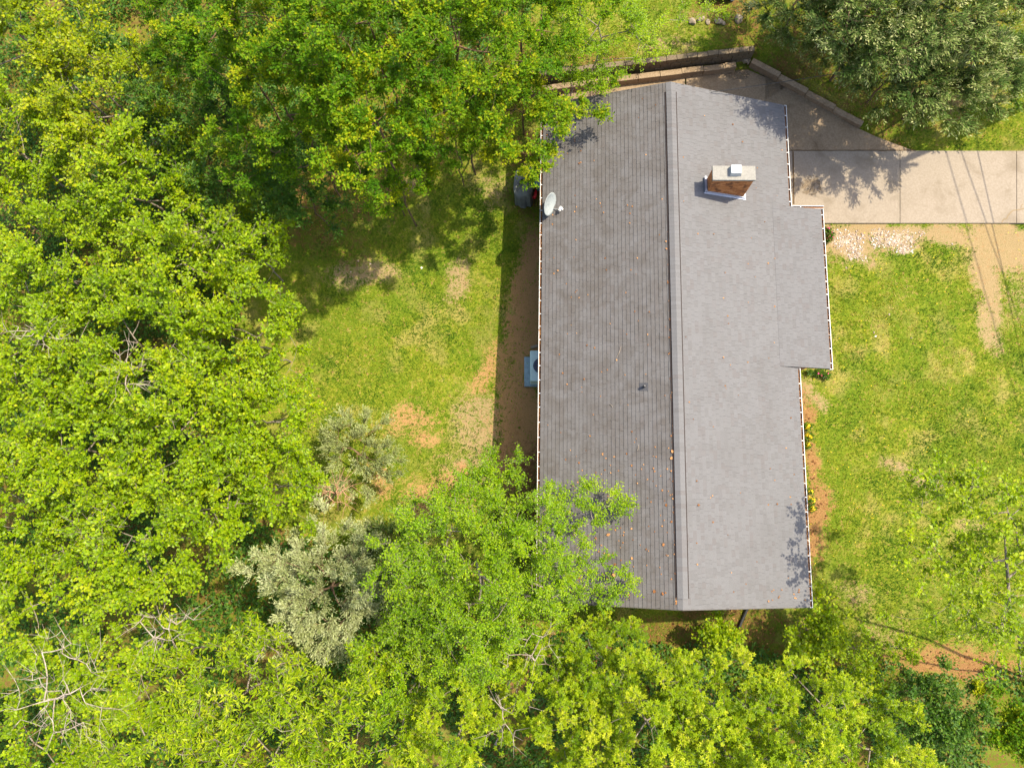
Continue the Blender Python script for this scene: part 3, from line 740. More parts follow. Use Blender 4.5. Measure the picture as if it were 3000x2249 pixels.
body = [(-.10, -.16), (-.02, -.2), (.06, -.17), (.09, -.05), (.10, .1), (.07, .22), (.03, .22), (.01, .1), (-.04, .03), (.0, -.04), (-.06, -.08)]
n = len(body); mb.v = [(x, y, .25) for x, y in body] + [(x, y, .36) for x, y in body]; mb.f = [tuple(range(n, 2 * n)), tuple(range(n - 1, -1, -1))] + [(i, (i + 1) % n, n + (i + 1) % n, n + i) for i in range(n)]
mb.build('housing', M['red'], rd, bevel=.015); MB().tube([(0, -.1, 0), (0, -.1, .26)], .03, 8).build('shaft', M['black'], rd)
tp = at(1575, 538, .4); tgz = tz(tp[0], tp[1])
te = MB().box(-.14, .22, -.14, .14, 0, .62).build('plastic_bin', M['teal'], None, (tp[0], tp[1], tgz), bevel=.03); tag(te, 'small teal bin against the wall behind the grill', 'bin')

# pale box at the top edge
bp = at(2128, 8, 1.2); bgz = tz(bp[0], bp[1] + .5)
bx = empty('storage_box', (bp[0], bp[1] + .35, bgz)); tag(bx, 'pale grey box with rounded corner at the top edge beside the cedars', 'box')
MB().box(-.75, .27, -.30, .55, 0.02, .62).build('body', M['metal_dark'], bx, bevel=.05)
MB().box(-.78, .25, -.28, .60, .63, .80).build('lid', M['box_grey'], bx, bevel=.08)
MB().box(.17, .30, -.33, -.22, .0, .50).build('corner_post', M['box_grey'], bx, bevel=.02)

# black drain pipe south of the house
q0 = ground(2190, 1772); q1 = ground(2163, 1838)
dpipe = MB().tube([tuple(q0 + (0, .6, .35)), tuple(q0 + (0, 0, .14)), tuple((q0 + q1) / 2 + (0, 0, .09)), tuple(q1 + (0, 0, .07))], .06, 10).build('drain_pipe', M['black'], None); tag(dpipe, 'black drain pipe running out from the south gable', 'pipe')

# service cable and utility poles beyond the right edge
pole_ang = np.array([math.cos(SUN_AZ), math.sin(SUN_AZ)]) / math.tan(SUN_EL)
tip2 = np.array(flatxy(2615, 485)); base2 = tip2 + pole_ang * 12.0; base1 = np.array([16.9, 11.66])
def pole(b, h, label, arm):
    z = tz(b[0], b[1]); o = empty('utility_pole', (b[0], b[1], z)); tag(o, label, 'utility pole', 'utility poles outside the right edge')
    MB().tube([(0, 0, -.3), (0, 0, h * .5), (0, 0, h)], [.16, .14, .115], 12).build('pole_shaft', M['wood_pole'], o)
    if arm: MB().box(-1.0, 1.0, -.06, .06, h - .5, h - .38).build('crossarm', M['wood_pole'], o)
    return z
z2 = pole(base2, 12.0, 'tall wooden utility pole with a crossarm just beyond the right edge', True)
z1 = pole(base1, 9.0, 'shorter wooden utility pole just beyond the right edge, farther from the driveway', False)
for i, (h, sx) in enumerate(((5.6, .16), (6.9, .30), (7.9, .24))):
    pts = []
    for t in np.linspace(-26, 30, 40):
        sag = .9 * (1 - min(1, abs(t) / 30)) if False else -.55 * math.sin(math.pi * min(1, abs(t) / 30))
        pts.append((base2[0] + .15 + sx * max(t, 0) * .9 - .2 * max(-t, 0), base2[1] - t, z2 + h + sag))
    o = MB().tube(pts, .02, 5).build('overhead_cable', M['black'], None); tag(o, ['lowest black overhead cable hung on the pole outside the right edge', 'middle black overhead cable hung on the pole outside the right edge', 'highest black overhead cable hung on the pole outside the right edge'][i], 'cable', 'overhead cables')
s0 = hw(1.55, HL - .12, roof_z(1.55) + .05); s1 = at(2246, 242, 3.9)
pts = [tuple(s0 + (s1 - s0) * t + np.array([0, 0, -.25 * math.sin(math.pi * min(t / 6, 1))])) for t in np.linspace(0, 5, 24)]
o = MB().tube(pts, .012, 5).build('service_cable', M['black'], None); tag(o, 'thin black service cable running from the north gable towards the cedars', 'cable')

# ------------------------------------------------------------------ vegetation generators
# leaf templates: (x across, y along, z lift), triangles
def tmpl(kind):
    if kind == 'broad':
        v = [(0, 0, 0), (.36, .22, .07), (.34, .62, .05), (0, 1, -.06), (-.34, .62, .05), (-.36, .22, .07)]; f = [(0, 1, 2), (0, 2, 3), (0, 3, 4), (0, 4, 5)]
    elif kind == 'lance':
        v = [(0, 0, 0), (.17, .4, .05), (0, 1, -.1), (-.17, .4, .05)]; f = [(0, 1, 2), (0, 2, 3)]
    elif kind == 'ovate':
        v = [(0, 0, 0), (.40, .42, .09), (0, 1, -.05), (-.40, .42, .09)]; f = [(0, 1, 2), (0, 2, 3)]
    elif kind == 'oval':
        v = [(0, 0, 0), (.30, .45, .06), (0, 1, -.04), (-.30, .45, .06)]; f = [(0, 1, 2), (0, 2, 3)]
    elif kind == 'star':
        v = [(0, .38, 0)]; f = []
        for k, L in zip((-2, -1, 0, 1, 2), (.5, .62, .68, .62, .5)):
            a = k * math.radians(58); v.append((math.sin(a) * L, .38 + math.cos(a) * L, -.10)); i = len(v) - 1
            for q in (-.4, .4): v.append((math.sin(a + q) * .36, .38 + math.cos(a + q) * .36, .03))
            f += [(0, i + 1, i), (0, i, i + 2)]
    elif kind == 'needle':
        v = [(-.10, 0, 0), (.10, 0, 0), (.05, 1, .04)]; f = [(0, 1, 2)]
    elif kind == 'spray':
        v = [(0, 0, 0), (.13, .5, .02), (0, 1, .06), (-.13, .5, .02)]; f = [(0, 1, 2), (0, 2, 3)]
    return np.array(v, float), np.array(f, int)
TM = {k: tmpl(k) for k in ('broad', 'ovate', 'lance', 'oval', 'star', 'needle', 'spray')}

def leaf_mesh(name, kind, P, D, N, S, tint):
    tv, tf = TM[kind]; D = nrm(D); N = nrm(N - D * np.sum(N * D, -1, keepdims=True)); X = np.cross(D, N)
    V = P[:, None] + S[:, None, None] * (tv[None, :, 0:1] * X[:, None] + tv[None, :, 1:2] * D[:, None] + tv[None, :, 2:3] * N[:, None])
    T = np.arange(len(P))[:, None, None] * len(tv) + tf[None]
    return mesh_np(name, V.reshape(-1, 3), T.reshape(-1, 3), {'tint': np.repeat(np.clip(tint, 0, 1), len(tf))})

def tubes(segA, segB, rA, rB, n=5):
    """prisms between points; returns V,T"""
    d = nrm(segB - segA); h = np.where(np.abs(d[:, 2:3]) < .9, np.array([[0, 0, 1.0]]), np.array([[1.0, 0, 0]]))
    a = nrm(np.cross(d, h)); b = np.cross(d, a); m = len(segA)
    t = np.arange(n) * 2 * math.pi / n; c = np.cos(t)[None, :, None] * a[:, None] + np.sin(t)[None, :, None] * b[:, None]
    V = np.concatenate([segA[:, None] + c * rA[:, None, None], segB[:, None] + c * rB[:, None, None]], 1)
    k = np.arange(n); k2 = (k + 1) % n
    F = np.concatenate([np.stack([k, k2, n + k2], -1), np.stack([k, n + k2, n + k], -1)])
    T = np.arange(m)[:, None, None] * 2 * n + F[None]
    return V.reshape(-1, 3), T.reshape(-1, 3)

def grow(base, top, pts, r, tip=.006, pw=.46, wob=.12):
    """skeleton: a wobbly trunk from base to top, then every point is joined to the nearest node nearer the root"""
    nt = 8; nodes = []; par = []
    for i in range(nt + 1):
        t = i / nt; p = base + (top - base) * t + np.array([r.normal(0, wob), r.normal(0, wob), 0]) * (t * (1 - t) * 2 + .1) * (i > 0)
        nodes.append(p); par.append(i - 1)
    d0 = np.linalg.norm(pts - (base + (top - base) * .55), axis=1); tips = []
    buf = np.zeros((nt + 1 + len(pts) * 4, 3)); buf[:nt + 1] = nodes; n = nt + 1; par = par + [0] * (len(pts) * 4)
    for k in np.argsort(d0):
        p = pts[k]; q = buf[3:n]; dv = p - q; dist = np.linalg.norm(dv, axis=1); pen = dist * (1 + .5 * (dv[:, 2] < -.2 * dist))
        j = 3 + int(np.argmin(pen)); a = buf[j]; L = np.linalg.norm(p - a); ns = 1 if L < .35 else (2 if L < 1 else 4); prev = j
        bend = r.normal(0, .10 * L, 3); bend[2] -= .02 * L
        for i in range(1, ns + 1):
            t = i / ns; buf[n] = a + (p - a) * t + bend * math.sin(math.pi * t) * .6; par[n] = prev; prev = n; n += 1
        tips.append(prev)
    P = buf[:n]; par = np.array(par[:n]); cnt = np.zeros(n); cnt[tips] += 1
    for i in range(n - 1, 0, -1): cnt[par[i]] += max(cnt[i], .0)
    rad = np.minimum(tip * np.maximum(cnt, 1) ** pw, .16)
    return P, par, rad, nt, np.array(tips)

def crown_points(r, n, c, rx, ry, rz, shape='ball', inner=.45, lowcut=-.35):
    out = []; a = r.uniform(0, 6.28, 4)
    while len(out) < n:
        if shape == 'cone':
            t = 1 - math.sqrt(r.random()); f = (1 - t) ** .45 * (1 + .16 * math.sin(3 * (q := r.uniform(0, 6.283)) + a[0]) + .1 * math.sin(7 * q + a[1])); k = r.uniform(inner, 1)
            out.append((rx * f * k * math.cos(q), ry * f * k * math.sin(q), rz * (2 * t - 1) - .12 * rz * k)); continue
        d = r.normal(0, 1, 3); d /= np.linalg.norm(d)
        if d[2] < lowcut: continue
        ph = math.atan2(d[1], d[0]); lobe = 1 + .17 * math.sin(3 * ph + a[0]) + .12 * math.sin(5 * ph + a[1] + 2 * d[2]) + .10 * math.sin(4 * d[2] + 2 * ph + a[2])
        k = r.uniform(inner ** 2, 1) ** .5 * lobe
        out.append((d[0] * rx * k, d[1] * ry * k, d[2] * rz * k))
    return np.array(out) + c

STY = {  # template, material, bark, leaf size, leaves per twig, twigs per clump, twig length, up bias of normals, flat (twig vertical spread), tint mean/sd
    'lime': dict(t='ovate', m='leaf_lime', b='bark_grey', s=.118, lt=11, tw=12, tl=.55, flat=.45, tm=.5, ts=.22),
    'gold': dict(t='ovate', m='leaf_yellow', b='bark_grey', s=.115, lt=11, tw=12, tl=.55, flat=.45, tm=.5, ts=.22),
    'fine': dict(t='oval', m='leaf_fine', b='bark_brown', s=.10, lt=14, tw=18, tl=.42, flat=.45, tm=.5, ts=.16, cs=.16),
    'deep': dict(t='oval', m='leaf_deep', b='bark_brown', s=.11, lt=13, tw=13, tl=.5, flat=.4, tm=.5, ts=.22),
    'locust': dict(t='oval', m='leaf_locust', b='bark_grey', trunk='bark_pale', s=.075, lt=20, tw=13, tl=.5, flat=.4, tm=.5, ts=.22, pin=True),
    'star': dict(t='star', m='leaf_star', b='bark_grey', s=.14, lt=7, tw=8, tl=.42, flat=.5, tm=.5, ts=.2, cs=.18, trunk='bark_pale'),
    'lance': dict(t='lance', m='leaf_star', b='bark_grey', s=.17, lt=9, tw=8, tl=.5, flat=.5, tm=.45, ts=.22),
    'sparse': dict(t='ovate', m='leaf_star', b='bark_grey', s=.11, lt=8, tw=6, tl=.42, flat=.5, tm=.45, ts=.2),
    'cedar': dict(t='spray', m='leaf_cedar', b='bark_brown', s=.14, lt=14, tw=12, tl=.6, flat=.45, tm=.38, ts=.17, tip=.6, cs=.18, feather=True),
    'juniper': dict(t='spray', m='leaf_juniper', b='bark_brown', s=.105, lt=15, tw=13, tl=.42, flat=.6, tm=.5, ts=.18, tip=.3, feather=True),
}
SEED = [100]
def plant(name, label, cat, group, C, rx, rz, n, style, ry=None, shape='ball', lean=(0, 0), stem='trunk', density=1.0, inner=.45, dtint=0.0, base=None, topk=.35, extra=None, lowcut=-.35, holes=0):
    SEED[0] += 1; r = np.random.default_rng(SEED[0]); st = STY[style]; ry = ry or rx
    C = np.array(C, float); pts = crown_points(r, n, C, rx, ry, rz, shape, inner, lowcut)
    if extra is not None: pts = np.concatenate([pts, np.array(extra, float)])
    for _ in range(holes):
        hc = C + np.array([r.uniform(-.6, .6) * rx, r.uniform(-.6, .6) * ry, rz]); k = np.hypot(pts[:, 0] - hc[0], pts[:, 1] - hc[1]) > .22 * rx
        pts = pts[k]
    b = np.array(base if base is not None else (C[0] + lean[0], C[1] + lean[1])); gz = tz(b[0], b[1]); pts[:, 2] = np.maximum(pts[:, 2], terrain(pts[:, 0], pts[:, 1]) + .25)
    B = np.array([b[0], b[1], gz - .1]); top = C + np.array([0, 0, rz * (topk if shape != 'cone' else .9)])
    P, par, rad, nt, tips = grow(B, top, pts, r, .0048, .46)
    root = empty(name, tuple(B)); tag(root, label, cat, group)
    P0 = P - B
    # trunk
    iT = np.arange(1, nt + 1); V, T = tubes(P0[par[iT]], P0[iT], np.maximum(rad[par[iT]], .02), np.maximum(rad[iT], .015), 8)
    link(stem, mesh_np(stem, V, T, smooth=True), M[st.get('trunk', st['b'])], root)
    # twigs
    m = len(pts); tw = max(1, int(st['tw'] * density)); tp = np.repeat(pts, tw, 0); NTW = len(tp)
    outw = tp - (C + np.array([0, 0, -.3 * rz])); outw[:, 2] *= .6; outw = nrm(outw)
    dirs = outw * .75 + r.normal(0, .75, (NTW, 3)) * np.array([1, 1, st['flat']]); dirs[:, 2] += .12
    if st.get('feather'): dirs = outw * 1.0 + r.normal(0, .5, (NTW, 3)) * np.array([1, 1, st['flat']]); dirs[:, 2] += .15
    dirs = nrm(dirs); ln = st['tl'] * r.uniform(.55, 1.25, NTW)
    iB = np.arange(nt + 1, len(P)); V1, T1 = tubes(P0[par[iB]], P0[iB], rad[par[iB]] * .92 + .001, rad[iB], 5)
    V2, T2 = tubes(tp - B, tp - B + dirs * ln[:, None], np.full(NTW, .005), np.full(NTW, .002), 3)
    link('branches', mesh_np('branches', np.concatenate([V1, V2]), np.concatenate([T1, T2 + len(V1)]), smooth=True), M[st['b']], root)
    # leaves along the twigs
    lt = st['lt']; K = NTW * lt; tt = (np.tile(np.arange(lt), NTW) + r.uniform(0, 1, K)) / lt
    D0 = np.repeat(dirs, lt, 0); LN = np.repeat(ln, lt); pos = np.repeat(tp - B, lt, 0) + D0 * (LN * tt)[:, None] + r.normal(0, .03, (K, 3))
    side = np.where(np.tile(np.arange(lt), NTW) % 2 == 0, 1.0, -1.0)
    up = np.array([0, 0, 1.0]) + r.normal(0, .42, (K, 3)); up = nrm(up)
    sd_ = nrm(np.cross(D0, up)) * side[:, None]
    if st.get('feather'): LD = D0 * 1.0 + sd_ * r.uniform(.2, .8, (K, 1)) + r.normal(0, .18, (K, 3))
    elif st.get('pin'): LD = D0 * .5 + sd_ * 1.0 + r.normal(0, .15, (K, 3))
    else: LD = D0 * .55 + sd_ * .8 + r.normal(0, .3, (K, 3))
    S = st['s'] * r.uniform(.5, 1.35, K) * (np.where(tt > .85, .8, 1))
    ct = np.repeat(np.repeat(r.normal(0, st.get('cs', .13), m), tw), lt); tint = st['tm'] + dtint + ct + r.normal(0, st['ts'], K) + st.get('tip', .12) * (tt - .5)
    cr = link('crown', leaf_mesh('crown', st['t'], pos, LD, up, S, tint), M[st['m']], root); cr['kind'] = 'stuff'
    return root

# --- left side: broad leaved trees
G1 = 'broad leaved trees massed along the left side'
for (px, py, zc, rx, rz, n, sty, lab) in [
    (70, 110, 5.6, 3.2, 2.2, 120, 'gold', 'yellow green broadleaf tree in the top left corner'),
    (330, 290, 5.2, 2.7, 2.1, 105, 'gold', 'yellow green broadleaf tree beside the dark shaded trees, left'),
    (40, 430, 4.8, 2.4, 2.0, 85, 'lime', 'broadleaf tree at the left edge above the bare soil gap'),
    (410, 560, 4.7, 2.7, 2.0, 100, 'lime', 'broadleaf tree over pale bare twigs, upper left'),
    (720, 720, 3.8, 1.7, 1.6, 48, 'lime', 'small broadleaf tree reaching onto the shaded lawn corner'),
    (560, 790, 4.4, 2.3, 1.9, 80, 'lime', 'broadleaf tree just below the bare thicket, left side'),
    (160, 800, 4.5, 2.3, 1.9, 80, 'lime', 'broadleaf tree below the bare soil gap at left'),
    (400, 1010, 4.9, 2.6, 2.0, 95, 'lime', 'broadleaf tree in the middle of the left wood'),
    (730, 980, 4.1, 1.9, 1.8, 60, 'lime', 'broadleaf tree bordering the sunny lawn, left of its middle'),
    (110, 1080, 4.8, 2.6, 2.0, 95, 'lime', 'broadleaf tree at the left edge with a pale broken limb'),
    (520, 1260, 4.9, 2.5, 2.0, 90, 'lime', 'broadleaf tree above the grey juniper, left wood'),
    (760, 1220, 4.0, 1.8, 1.7, 56, 'lime', 'broadleaf tree bordering the lawn next to the small clay spot'),
    (250, 1320, 4.8, 2.5, 2.0, 90, 'lime', 'broadleaf tree at left between two dark gaps'),
    (820, 1420, 3.4, 1.3, 1.4, 34, 'lime', 'small broadleaf tree touching the upper juniper shrub'),
    (60, 1500, 4.7, 2.2, 1.9, 70, 'lime', 'broadleaf tree at the left edge beside the dark hollow'),
    (420, 1580, 4.6, 2.5, 1.9, 88, 'lime', 'broadleaf tree left of the grey juniper'),
    (640, 1480, 4.2, 1.8, 1.7, 54, 'lime', 'broadleaf tree directly above the grey juniper left arm'),
    (160, 1740, 4.4, 2.1, 1.8, 58, 'lime', 'broadleaf tree above the pale dead tree'),
    (420, 1960, 4.0, 1.7, 1.5, 36, 'lime', 'thin broadleaf tree right of the pale dead tree'),
    (90, 2180, 4.2, 2.2, 1.7, 60, 'lime', 'broadleaf tree in the bottom left corner')]:
    plant('broadleaf_tree', lab, 'tree', G1, at(px, py, zc), rx, rz, int(n * 1.05), sty, density=.95, holes=1)
G1b = 'narrow leaved trees along the lower left'
for (px, py, zc, rx, rz, n, lab) in [
    (430, 2190, 4.6, 2.3, 1.8, 75, 'narrow leaved tree at the bottom edge, left of the middle'),
    (720, 2030, 4.4, 2.2, 1.8, 75, 'narrow leaved tree below the grey juniper'),
    (800, 2220, 4.8, 2.2, 1.8, 75, 'narrow leaved tree at the bottom edge below the juniper'),
    (1060, 2130, 4.6, 2.1, 1.8, 65, 'narrow leaved tree right of the rusty dead branch')]:
    plant('narrowleaf_tree', lab, 'tree', G1b, at(px, py, zc), rx, rz, n, 'lance', density=.95)

# --- top: tall fine leaved trees
G2 = 'tall fine leaved trees along the top'
for (px, py, zc, rx, rz, n, sty, dt, lab) in [
    (640, 60, 7.2, 2.4, 2.2, 80, 'fine', -.05, 'fine leaved tree at the top edge beside the yellow green tree'),
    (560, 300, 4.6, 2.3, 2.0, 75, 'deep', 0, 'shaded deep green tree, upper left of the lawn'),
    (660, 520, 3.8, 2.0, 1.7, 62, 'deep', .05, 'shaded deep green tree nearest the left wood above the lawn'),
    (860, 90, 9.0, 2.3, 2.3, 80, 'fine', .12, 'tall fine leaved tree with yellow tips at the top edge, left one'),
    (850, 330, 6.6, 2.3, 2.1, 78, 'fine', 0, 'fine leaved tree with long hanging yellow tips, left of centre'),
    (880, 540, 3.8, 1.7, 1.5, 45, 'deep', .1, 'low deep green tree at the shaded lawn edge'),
    (1100, 120, 9.4, 2.5, 2.4, 88, 'fine', .06, 'tall fine leaved tree at the top edge, middle one'),
    (1090, 330, 8.6, 2.1, 1.9, 70, 'fine', .14, 'bright fine leaved tree jutting over the shaded lawn'),
    (1130, 500, 4.0, 1.5, 1.4, 36, 'fine', -.02, 'low fine leaved tree overhanging the brown litter'),
    (1330, 110, 9.0, 2.4, 2.3, 80, 'fine', .02, 'tall fine leaved tree at the top edge, right one'),
    (1320, 350, 5.2, 1.6, 1.4, 42, 'fine', 0, 'fine leaved tree left of the roof corner above the lawn'),
    (1530, 80, 7.0, 2.1, 1.9, 66, 'fine', .06, 'fine leaved tree at the top edge above the roof corner')]:
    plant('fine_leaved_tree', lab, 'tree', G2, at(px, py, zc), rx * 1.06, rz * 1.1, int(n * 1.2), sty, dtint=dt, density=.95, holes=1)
ex = [at(px, py, z) for px, py, z in [(1690, 330, 4.6), (1740, 338, 4.5), (1765, 335, 4.4), (1640, 350, 4.7), (1700, 300, 4.6), (1600, 430, 4.5), (1615, 440, 4.4), (1600, 350, 4.9), (1650, 300, 4.9), (1560, 500, 4.1), (1530, 490, 4.3), (1750, 260, 4.6), (1790, 240, 4.6), (1545, 520, 3.9)]]
plant('fine_leaved_tree', 'light green tree whose twigs hang over the roof corner', 'tree', G2, at(1510, 340, 5.4), 1.8, 1.4, 62, 'fine', dtint=.2, density=.9, extra=ex, base=at(1430, 330, 0)[:2])
ex = [at(px, py, z) for px, py, z in [(1900, 130, 3.2), (1860, 170, 3.0), (1930, 60, 3.4), (2000, 20, 3.2), (2060, 30, 2.8), (2100, 35, 2.6), (2120, 50, 2.4), (1990, 60, 3.0), (1880, 100, 3.4)]]
plant('feathery_tree', 'light green feathery tree hanging over the raised grass behind the house', 'tree', None, at(1760, 70, 5.0), 2.0, 1.6, 60, 'locust', dtint=.12, density=.9, extra=ex)
plant('feathery_tree', 'small feathery sapling by the retaining wall above the roof corner', 'tree', None, at(1680, 190, 4.0), 1.3, 1.2, 34, 'locust', dtint=.1, density=.9)

# --- top right: cedars
G3 = 'cedars at the top right'
for (px, py, zc, rx, rz, n, dt, lab) in [
    (5.2, 13.0, 3.6, 1.7, 2.2, 90, -.06, 'dark cedar nearest the wall corner at the top'),
    (7.0, 10.8, 6.2, 2.3, 2.6, 185, .06, 'tall pale tipped cedar in the middle of the cedars, leaning over the driveway'),
    (6.5, 12.1, 3.4, 1.6, 2.0, 90, 0, 'blue green cedar beside the kerb wall'),
    (9.3, 11.3, 5.6, 2.3, 2.6, 165, .14, 'tallest cedar with bleached tips near the top right'),
    (8.5, 9.9, 3.9, 1.5, 1.2, 80, .02, 'low wide cedar overhanging the old driveway slab'),
    (9.9, 9.2, 3.9, 1.5, 1.1, 75, .02, 'smallest cedar, at the lower tip of the cedar mass'),
    (11.2, 10.0, 3.8, 1.6, 1.6, 85, .1, 'olive cedar beside the sunny grass and pole shadows'),
    (8.3, 12.6, 3.6, 1.9, 2.0, 95, .02, 'shaded cedar at the top edge between the two tall ones'),
    (11.9, 12.0, 4.6, 2.1, 2.6, 120, .05, 'olive cedar at the top edge near the right corner')]:
    plant('cedar_tree', lab, 'tree', G3, (px, py, zc), rx, rz, n, 'cedar', dtint=dt, inner=.3, density=.95, lean=(.5, .7), lowcut=-.6, topk=.5)
plant('broadleaf_tree', 'glossy deep green broadleaf tree at the right edge beside the cedars', 'tree', None, at(2960, 190, 2.6), 1.5, 1.5, 50, 'deep', dtint=.15)

# --- grey junipers
ex = [at(px, py, z) for px, py, z in [(720, 1660, 3.2), (740, 1680, 3.2), (700, 1670, 3.0), (950, 1500, 2.8), (930, 1480, 2.6), (760, 1950, 2.2), (780, 1900, 2.5)]]
plant('juniper_tree', 'large silvery grey juniper at the lower left of the lawn', 'tree', None, at(960, 1720, 2.6), 2.2, 2.0, 190, 'juniper', inner=.4, extra=ex, dtint=.12)
plant('juniper_shrub', 'loose grey green juniper shrub on the lawn edge', 'shrub', None, at(1050, 1330, .9), 1.6, .95, 70, 'juniper', inner=.3, density=.75, dtint=-.12, stem='stem')
plant('juniper_shrub', 'dark shaded shrub between the grey juniper and the bright tree', 'shrub', None, at(1160, 1640, 1.1), 1.4, 1.0, 60, 'cedar', inner=.3, stem='stem')

# --- bottom centre: bright feathery tree over the roof corner and its neighbours
ex = [at(px, py, z) for px, py, z in [(1700, 1440, 4.6), (1720, 1430, 4.6), (1690, 1480, 4.6), (1730, 1490, 4.6), (1790, 1480, 4.5), (1815, 1500, 4.4), (1800, 1450, 4.5), (1740, 1530, 4.6), (1680, 1540, 4.7), (1640, 1500, 4.8), (1640, 1460, 4.7), (1700, 1590, 4.8), (1760, 1640, 4.6), (1810, 1680, 4.4), (1840, 1710, 4.3), (1790, 1720, 4.4), (1800, 1740, 4.2), (1720, 1680, 4.7), (1690, 1720, 4.6), (1650, 1640, 4.9), (1830, 1480, 4.4), (1600, 1430, 4.6), (1610, 1480, 4.8), (1590, 1530, 4.9), (1630, 1560, 4.8), (1600, 1600, 5.0), (1620, 1680, 4.8), (1590, 1720, 4.8), (1640, 1740, 4.6), (1600, 1760, 4.6), (1660, 1690, 4.7), (1690, 1640, 4.7), (1740, 1720, 4.4), (1680, 1760, 4.4), (1750, 1760, 4.2), (1560, 1480, 4.9), (1560, 1560, 5.1), (1560, 1650, 5.1)]]
plant('feathery_tree', 'large bright green feathery tree reaching over the south west roof corner', 'tree', None, at(1400, 1640, 5.6), 2.9, 1.8, 150, 'locust', extra=ex, base=at(1440, 1800, -1)[:2], inner=.35, density=1.05)
G4 = 'bright feathery trees below the lawn'
for (px, py, zc, rx, rz, n, lab) in [
    (1450, 1410, 3.4, .95, 1.0, 26, 'upright feathery sapling between the bare clay and the gutter'),
    (1300, 1840, 4.4, 2.0, 1.7, 66, 'bright feathery tree right of the grey juniper'),
    (1480, 1860, 3.9, 1.6, 1.4, 40, 'thin feathery tree over the reddish leaf litter'),
    (1160, 1960, 4.0, 1.6, 1.5, 42, 'feathery tree beside the rusty dead branch')]:
    plant('feathery_tree', lab, 'tree', G4, at(px, py, zc), rx, rz, n, 'locust', density=1.0)

# --- bottom: star leaved trees
G5 = 'star leaved trees along the bottom edge'
for (px, py, zc, rx, rz, n, lab) in [
    (1760, 1950, 4.2, 1.8, 1.4, 58, 'star leaved tree just below the south west roof corner'),
    (1640, 2060, 4.6, 1.8, 1.6, 58, 'star leaved tree right of the pale barked sapling'),
    (1330, 2190, 4.8, 2.0, 1.6, 62, 'yellow green star leaved tree at the bottom edge, left one'),
    (1900, 2120, 5.0, 2.1, 1.7, 72, 'star leaved tree at the bottom edge below the ridge line'),
    (2080, 2060, 4.4, 1.8, 1.5, 56, 'star leaved tree below the black drain pipe'),
    (2330, 2150, 4.8, 2.1, 1.7, 74, 'yellow green star leaved tree at the bottom edge, right of the drain pipe'),
    (2150, 2220, 5.0, 1.9, 1.6, 60, 'star leaved tree cut off by the bottom edge, middle one'),
    (2560, 2200, 4.2, 1.7, 1.5, 48, 'star leaved tree cut off by the bottom edge, right one')]:
    plant('star_leaved_tree', lab, 'tree', G5, at(px, py, zc), rx, rz, n, 'star', dtint=.05)
G6 = 'low shrubs at the south edge'
for (px, py, zc, rx, rz, n, sty, lab) in [
    (2380, 1850, .4, 1.0, .8, 26, 'lime', 'leafy green shrub just below the south east house corner'),
    (2110, 1850, .0, .6, .5, 12, 'lime', 'small green shrub beside the black drain pipe'),
    (2480, 1890, .5, 1.0, .8, 26, 'sparse', 'yellowish shrub at the lawn end below the house corner'),
    (2540, 2020, .6, 1.0, .9, 30, 'sparse', 'olive shrub left of the dark green bush'),
    (2740, 2100, 1.6, 1.7, 1.2, 56, 'deep', 'dark green bush in the lower right corner'),
    (2960, 2140, 1.6, 1.3, 1.2, 36, 'fine', 'green bush at the right edge, bottom'),
    (2640, 1900, .1, .5, .5, 9, 'sparse', 'tiny shrub on the reddish leaf litter')]:
    plant('shrub', lab, 'shrub', G6, at(px, py, zc), rx, rz, n, sty, stem='stem', dtint=.05, inner=.2)
ex = [at(px, py, z) for px, py, z in [(2720, 1400, 7.2), (2700, 1500, 7.0), (2660, 1640, 6.6), (2700, 1720, 6.6), (2740, 1800, 6.0), (2600, 1800, 5.0), (2670, 1560, 6.9), (2750, 1450, 7.2), (2720, 1620, 6.8), (2790, 1690, 7.0), (2760, 1550, 7.2)]]
plant('thin_tree', 'thinly leaved young tree spreading over the right lawn', 'tree', None, at(2900, 1570, 6.4), 2.4, 2.0, 130, 'sparse', base=at(3010, 1990, -1)[:2], extra=ex, inner=.3)
plant('thin_tree', 'thinly leaved tree in the lower right corner above the bushes', 'tree', None, at(2940, 1830, 4.8), 1.8, 1.3, 44, 'sparse', base=at(3060, 2010, -1)[:2], inner=.3)

# --- bare wood
def bare(name, label, cat, C, rx, ry, rz, n, mat, base, tip=.008, group=None, topk=0.0):
    SEED[0] += 1; r = np.random.default_rng(SEED[0]); C = np.array(C); pts = crown_points(r, n, C, rx, ry, rz, 'ball', .05, -.6); gz = tz(base[0], base[1])
    pts[:, 2] = np.maximum(pts[:, 2], terrain(pts[:, 0], pts[:, 1]) + .05)
    B = np.array([base[0], base[1], gz - .1]); P, par, rad, nt, tips = grow(B, C + np.array([0, 0, topk * rz]), pts, r, tip * .7, .45, .15); P = P - B
    root = empty(name, tuple(B)); tag(root, label, cat, group)
    iT = np.arange(1, nt + 1); V, T = tubes(P[par[iT]], P[iT], rad[par[iT]], rad[iT], 8); link('trunk', mesh_np('trunk', V, T, smooth=True), M[mat], root)
    iB = np.arange(nt + 1, len(P)); V1, T1 = tubes(P[par[iB]], P[iB], rad[par[iB]] * .9, rad[iB], 5)
    q = np.repeat(pts, 2, 0); d = nrm(r.normal(0, .6, q.shape) * np.array([1, 1, .5]) + nrm(q - C) * 1.0) * r.uniform(.2, .6, (len(q), 1)); V2, T2 = tubes(q - B, q - B + d, np.full(len(q), tip * .8), np.full(len(q), tip * .3), 4)
    link('branches', mesh_np('branches', np.concatenate([V1, V2]), np.concatenate([T1, T2 + len(V1)]), smooth=True), M[mat], root)
